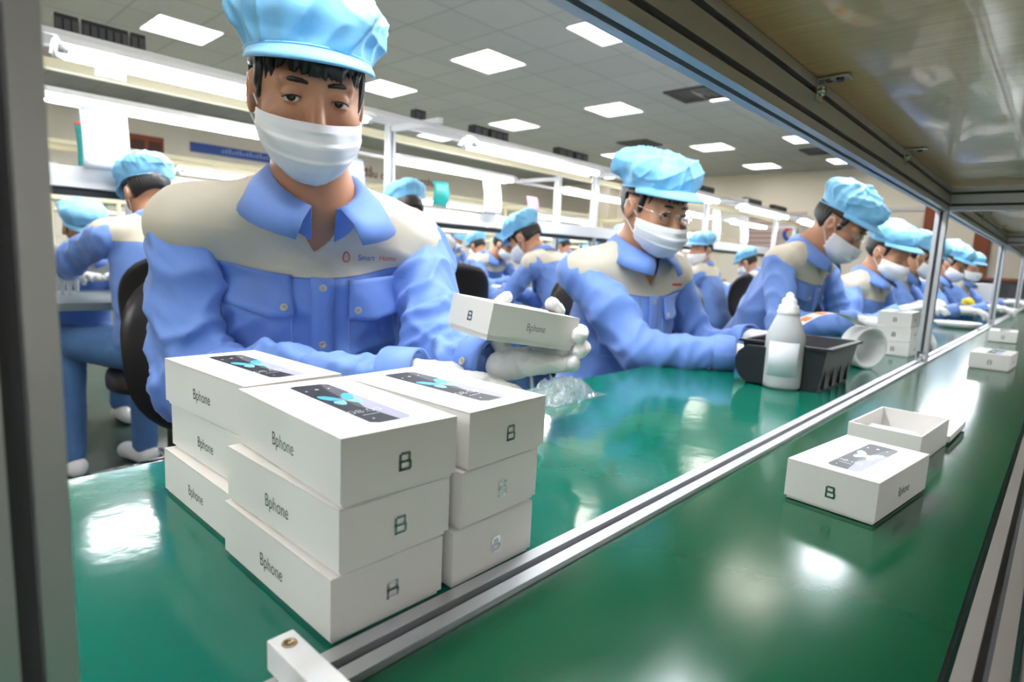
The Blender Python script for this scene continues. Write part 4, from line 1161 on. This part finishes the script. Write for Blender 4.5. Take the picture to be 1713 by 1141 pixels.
        for s in (1, -1):
            xa, xb = .045*s, .150*s
            patch(xa, xb, -.052, -.112, .003, SHIRT, 'pocket_flap', 10, 8,
                  shape=lambda u, w_, x, z: (x, z-(.008*w_*(1-abs(2*u-.7)*.8))+(.004*u)))
            pt = surf(.060*s, -.100, .012); button(pt, tfw, jo, base, ts)
            mb = MB()
            for xx in (xa+.002*s, xb-.003*s):
                mb.tube([surf(xx, z, .001)-base for z in np.linspace(-.115, -.225, 9)], .0007, THREAD, 5)
            mb.tube([surf(x, -.225, .001)-base for x in np.linspace(xa, xb, 9)], .0007, THREAD, 5)
            mb.build('pocket_seam', jo)
        for z in (-.062, -.160, -.255, -.345): button(surf(-.002, z-.004, .0045), tfw, jo, base, ts)
        mb = MB()
        if detail:
            tm = MB(); text_shape('Smart', .0140, tm, SIGNBLUE, Matrix.Translation((-.010,0,0)), xs=.92); text_shape('Home', .0140, tm, RED, Matrix.Translation((.030,0,0)), xs=.92)
            for i_, m_ in enumerate(tm.mats):
                fs_ = [f_ for f_, k_ in zip(tm.f, tm.mi) if k_ == i_]
                mb.add([surf(-.089-p_[0], -.016+p_[1], .0015)-base for p_ in tm.v], fs_, m_)
            pts = [surf(-.089+.046-.0055*math.sin(a)*(1-.25*math.cos(a)), -.015+.0085*math.cos(a), .001)-base for a in np.linspace(0, 2*math.pi, 22)]
            mb.tube(pts, .0009, RED, 5, caps=False)
        elif False:
            o_ = surf(-.118, -.052, .0015)
            n_ = unit(np.cross(surf(-.098, -.052)-surf(-.138, -.052), surf(-.118, -.040)-surf(-.118, -.064))); n_ = n_ if np.dot(n_, tfw) > 0 else -n_
            # lettering and drop-shaped mark
            M = frameM(o_-base+n_*.002, -ts, tu)
            text_shape('Smart', .0145, mb, SIGNBLUE, M@Matrix.Translation((-.012,0,0)), xs=.95); text_shape('Home', .0145, mb, RED, M@Matrix.Translation((.028,0,0)), xs=.95)
            pts = [(M@Vector((-.048+.0055*math.sin(a)*(1-.25*math.cos(a)), .001+.0085*math.cos(a), 0))) for a in np.linspace(0, 2*math.pi, 22)]
            mb.tube(pts, .0009, RED, 5, caps=False)
        else:
            o_ = surf(-.115, -.022, .0025)
            mb.box((-.03,-.003,0), (.03,.003,.001), RED, frameM(o_-base, -ts, tu))
        mb.build('chest_emblem', jo)
    # ---- gloves
    for caps, wr, el_, hv, s in ((capsR, wrR, elR, handR, 1), (capsL, wrL, elL, handL, -1)):
        if caps is None:
            d = unit(wr-el_); d = unit(d*.8+tf*.35-UP*.15) if hv is None else unit(hv)
            caps = glove_caps(wr+d*.005, d, unit(-UP+tf*.1-tr*s*.25), -tr*s, curl=.55+.1*math.sin(seed))
        caps_mesh('glove', caps, [.0022,.0035,.006,.010][q], GLOVE, T, base, k=.004 if q < 2 else .006, amp=.0008 if q < 2 else 0, seed=seed)
    # ---- legs
    if legs:
        th = knee if knee is not None else tf
        C = []
        for s in (1, -1):
            hp = pel+tr*s*.085+tu*-.02; kn = hp+th*.40+tr*s*.05; kn[2] = pel[2]-.02; an = kn-UP*(kn[2]-.10)-th*.10*(1 if knee is None else -.2)
            C.append((hp, kn, .088, .066)); C.append((kn, an, .062, .052))
            sc_ = []; a2 = an.copy(); a2[2] = .045
            sh_ = caps_mesh('shoe', [(a2-th*.03, a2+th*.13, .040, .034), (a2-th*.03-UP*.008, a2+th*.15-UP*.008, .034, .030)], .008 if q < 2 else .012, WHITE_PL, T, base, k=.02)
            caps_mesh('sock', [(a2+UP*.01, an+UP*.02, .036, .036)], .010, SKIN, T, base)
        caps_mesh('trousers', C, max(H, .009), TROUS, T, base, k=.03, amp=.002, seed=seed)
    return T

def button(p, n, parent, base, side):
    M = frameM(np.asarray(p)-base, side, np.cross(n, side), n)
    mb = MB().lathe([(0,0),(.0055,0),(.0062,.0010),(.0060,.0022),(.0046,.0024),(.0042,.0014),(0,.0014)], BUTTON, 24, M)
    for a, b in ((.0012,.0012),(-.0012,.0012),(.0012,-.0012),(-.0012,-.0012)):
        mb.tube([M@Vector((a,b,.0013)), M@Vector((a,b,.0017))], .0006, HAIR, 6)
    return mb.build('button', parent)

# ------------------------------------------------------------------ office chair
def chair_proto():
    t = thing('office_chair', 'x', 'chair', (0,0,0))
    P = []
    for u in np.linspace(-1, 1, 19):                       # rows bottom to top
        row = []; w = .205*(1-abs(u)**3.0)**.5*(1.0+.06*u)+.0005
        for a in np.linspace(0, 2*math.pi, 29):
            x = w*math.cos(a); y = .026*math.sin(a)*(1-abs(u)**4)**.5; row.append((x, y+.35*x*x-.05*u*u, .77+.205*u))
        P.append(row)
    MB().grid(P, BLACK_LEATHER).build('backrest', t)
    P = []
    for u in np.linspace(0, 1, 8):
        row = []
        for a in np.linspace(0, 2*math.pi, 29):
            s = math.sin(math.pi*(.5+.5*u)) if False else 1-u**6; row.append((.225*math.copysign(abs(math.cos(a))**.75, math.cos(a))*(1-.08*u**3)*(1 if u < 1 else .0), .23+.215*math.copysign(abs(math.sin(a))**.75, math.sin(a))*(1-.08*u**3)*(1 if u < 1 else 0), .445+.055*(min(1, u*1.4))**.6))
        P.append(row)
    P = [[(0, .23, .445)]*29]+P
    MB().grid(P, BLACK_LEATHER).build('seat', t)
    MB().tube([(0,.15,.43),(0,-.02,.42),(0,-.055,.50),(0,-.035,.70)], .018, BLACK_PL, 10).build('back_support', t)
    MB().tube([(0,.23,.12),(0,.23,.30)], .027, BLACK_PL, 14).tube([(0,.23,.30),(0,.23,.445)], .015, CHROME, 12).build('gas_column', t)
    for k in range(5):
        a = 2*math.pi*k/5+.3; e = (.29*math.cos(a), .23+.29*math.sin(a), .075)
        MB().tube([(0,.23,.12), e], [.022,.014], CHROME, 10).build('base_leg', t)
        MB().tube([(e[0]-.012,e[1],.026),(e[0]+.012,e[1],.026)], .025, BLACK_PL, 14).tube([(e[0],e[1],.03),(e[0],e[1],.075)], .007, BLACK_PL, 8).build('caster', t)
    return t
CHAIR = chair_proto(); CH_USED = [False]
def chair(px, py, facing, label):
    """px,py on the floor under the backrest; facing: direction the sitter looks"""
    rz = math.atan2(facing[1], facing[0])-math.pi/2
    if not CH_USED[0]:
        CH_USED[0] = True; CHAIR.location = (px, py, 0); CHAIR.rotation_euler = (0,0,rz); tag(CHAIR, label, 'chair', 'black office chairs'); return CHAIR
    return dup(CHAIR, (px, py, 0), rz, label, 'black office chairs')
# ------------------------------------------------------------------ the nearest worker, holding a box
hd = at(516, 158, .905)
tc = unit(CAM-hd)
hf = unit(tc+CR*.15+CD*.10); hu = unit(-CD*1.0+CR*(-.02))
shR = at(306, 368, .955); shL = at(694, 405, 1.15)
neck = at(524, 340, .985)
pel = np.array([.59, 1.10, .57])
wL = hbx(.100, .075, -.047)              # wrist under the held box
elL = at(742, 600, 1.02)
wR = at(715, 632, .85); elR = at(322, 640, .95)
L_ = BL
capsL = []
pc = hbx(L_*.80, .045, -.030)
capsL += [(wL, hbx(L_*.72, .060, -.036), .024, .024), (hbx(L_*.68, .030, -.032), hbx(L_*.92, .020, -.024), .017, .014), (hbx(L_*.68, .070, -.032), hbx(L_*.93, .070, -.022), .017, .014), (hbx(L_*.7,.045,-.032), hbx(L_*.94,.045,-.024), .017, .015)]
r = .0118
def chain(pts, r0, r1):
    n = len(pts)-1; return [(pts[i], pts[i+1], r0+(r1-r0)*i/n, r0+(r1-r0)*(i+1)/n) for i in range(n)]
capsL += chain([hbx(L_*.92,.052,-.018), hbx(L_+.019,.040,.012), hbx(L_+.017,.010,.030), hbx(L_-.006,-.0115,.026)], .0125, .0118)      # index
capsL += chain([hbx(L_*.92,.035,-.022), hbx(L_+.021,.022,-.004), hbx(L_+.021,.002,.008), hbx(L_+.002,-.0125,.004)], .0125, .0115)     # middle
capsL += chain([hbx(L_*.90,.018,-.026), hbx(L_+.006,.002,-.020), hbx(L_-.006,-.012,-.017)], .0125, .0105)                              # ring
capsL += chain([hbx(L_*.92,.066,-.018), hbx(L_+.015,.068,.020), hbx(L_+.006,.058,.055), hbx(L_-.020,.045,.0625)], .0125, .0118)       # finger over the top edge
capsL += chain([hbx(L_*.68,.085,-.030), hbx(L_*.52,BW+.013,.010), hbx(L_*.52,BW+.010,.038), hbx(L_*.56,BW-.004,.0585)], .014, .0100)  # thumb behind the far edge
rd = unit(CR*1.0+CF*.15+CD*.10)
capsR = glove_caps(wR, rd, unit(-UP*.9+CF*.2), unit(-CF*.8+UP*.1)*-1, curl=.35, thumb=.9)
worker('nearest person, in pale blue and beige jacket, cap and mask, holding a tilted white box', hd, hf, hu, (-.37,-.93), q=0, shR=shR, shL=shL,
       neck=neck, pel=pel, elR=elR, wrR=wR, elL=elL, wrL=wL, capsR=capsR, capsL=capsL, seed=3, detail=1, puff_h=1.0, group=None)
chair(.545, 1.34, (-.30,-.95), 'black office chair behind the nearest worker, backrest showing at left')

# ------------------------------------------------------------------ the other workers of the near line
h2 = at(1095, 347, 1.66)
worker('person with spectacles, sky blue cap and white mask leaning over the bench beside the bottle', h2, (-.30,-.90,-.30), (-.08,-.22,.95), (-.22,-.97), lean=10, q=1,
       wrR=at(1235, 592, 1.52), wrL=at(1262, 566, 1.72), seed=11, glasses=True)
chair(1.69, 1.18, (-.2,-.97), 'black office chair whose backrest shows left of the spectacled worker')
h3 = at(1406, 376, 2.28)
worker('person in profile with spectacles looking down, third along the near bench', h3, (-.02,-.80,-.58), (0,-.50,.85), (-.10,-.99), lean=22, q=1,
       wrR=at(1440, 540, 2.05), wrL=at(1500, 545, 2.3), seed=21, glasses=True)
chair(h3[0]-.05, h3[1]+.62, (-.1,-.99), 'black office chair behind the third worker of the near bench')
h4 = at(1487, 422, 2.95)
worker('person with broad cap brim and white mask, fourth along the near bench', h4, (-.25,-.85,-.35), (-.1,-.3,.93), (-.15,-.98), lean=14, q=2, wrR=at(1510, 520, 2.75), wrL=at(1530, 515, 2.95), seed=31)
h5 = at(1545, 430, 3.9)
worker('person leaning low behind the overhead post, fifth along the near bench', h5, (.1,-.85,-.5), (.05,-.4,.9), (0,-1), lean=26, q=2, seed=41)
h6 = at(1592, 440, 4.4)
worker('person in bulky pale cap just right of the overhead post', h6, (-.1,-.85,-.45), (0,-.35,.93), (0,-1), lean=18, q=2, seed=51)
h7 = at(1622, 448, 5.6)
worker('farthest person of the near bench, small with a white mask', h7, (-.55,-.8,-.15), (0,-.1,1), (-.1,-1), lean=10, q=2, seed=61)
for h_, lb in ((h4, 'fourth'), (h5, 'fifth'), (h6, 'sixth'), (h7, 'seventh')):
    chair(h_[0], h_[1]+.55, (0,-1), 'black office chair hidden behind the %s worker of the near bench' % lb)

# ------------------------------------------------------------------ second line: backs to the camera
def back(label, px, py, Y, q, seed, lean=24, yaw=0.0, hy=0.0, hp=-.5, ch=None, **kw):
    h = pY(px, py, Y); a = math.radians(yaw); tf = (math.sin(a), math.cos(a)); b = math.radians(yaw+hy)
    worker(label, h, (math.sin(b), math.cos(b), hp), (math.sin(b)*.3, math.cos(b)*.3, .93), tf, lean=lean, q=q, seed=seed, **kw)
    if ch: chair(h[0]-tf[0]*.50, h[1]-tf[1]*.50, tf, ch)
back('seated person seen from behind at left, denim trousers and pale slip-on shoes', 246, 326, 2.80, 1, 71, lean=13, yaw=5, hy=-12, wrL=at(70, 500, 2.9), elhL=(-1,-.2,-.4), knee=np.array([-.30,.95,0]))
chair(.80, 2.38, (.10,.99), 'black office chair at left under the person with pale shoes')
back('person seen from behind right of the nearest worker, cap against the shelf', 680, 355, 2.66, 2, 72, lean=18, yaw=8, ch='black office chair just right of the nearest worker\'s arm')
back('person bent low over the second bench between the two nearest workers', 878, 400, 2.38, 1, 73, lean=38, yaw=-14, hp=-.7, ch='black office chair beside the person bent low over the second bench')
back('masked person seen from behind and turned left, right of the spectacled worker\'s head', 1172, 418, 2.30, 2, 74, lean=16, yaw=-6, hy=-70, hp=-.1)
chair(4.78, 1.92, (0,1), 'dark round-backed office chair right of the spectacled worker')
chair(4.75, 1.42, (.5,.87), 'large glossy black chair back between second and third workers')
back('small person bent down behind the large dark chair back', 1250, 440, 2.60, 2, 75, lean=34, yaw=0)
# facing the camera side, beyond the second bench
def front(label, px, py, Y, seed, lean=18, yaw=0.0, hy=0.0, hp=-.5, q=3, ch=None, **kw):
    h = pY(px, py, Y); a = math.radians(yaw); tf = (math.sin(a), -math.cos(a)); b = math.radians(yaw+hy)
    worker(label, h, (math.sin(b), -math.cos(b), hp), (math.sin(b)*.3, -math.cos(b)*.3, .93), tf, lean=lean, q=q, seed=seed, **kw)
    if ch: chair(h[0]-tf[0]*.50, h[1]-tf[1]*.50, tf, ch)
front('person with pale cap half hidden at the left frame post', 138, 385, 3.85, 81, lean=22)
front('person facing the camera behind the one bent over the second bench', 842, 410, 3.90, 82, lean=26, hy=20, q=2)
front('person beyond the second bench, cap at the neck of the spectacled worker', 1040, 402, 3.85, 83, lean=18)
front('person beyond the second bench, masked, just left of the masked turned one', 1132, 415, 3.95, 84, lean=16, hy=30)
front('small distant person facing left beside the second upright of the second line', 975, 412, 6.5, 85, lean=16, hy=-30)
back('small distant person with a pale cap right of the second upright', 1008, 412, 4.95, 3, 86, lean=20)
back('distant person seen from behind in front of the third line, pale cap', 942, 412, 4.95, 3, 87, lean=18)
front('distant person with round cap left of the cream pipes', 765, 400, 6.5, 88, lean=20)
back('distant person in beige yoked jacket bent right of the cream pipes', 798, 412, 4.95, 3, 89, lean=30)
front('distant person beyond the third line showing above the bent worker\'s shoulder', 905, 402, 6.4, 90, lean=15)
C_ = pY(800, 470, 4.5)
chair(C_[0], C_[1], (0,1), 'distant black office chair between the upright and the bent worker')
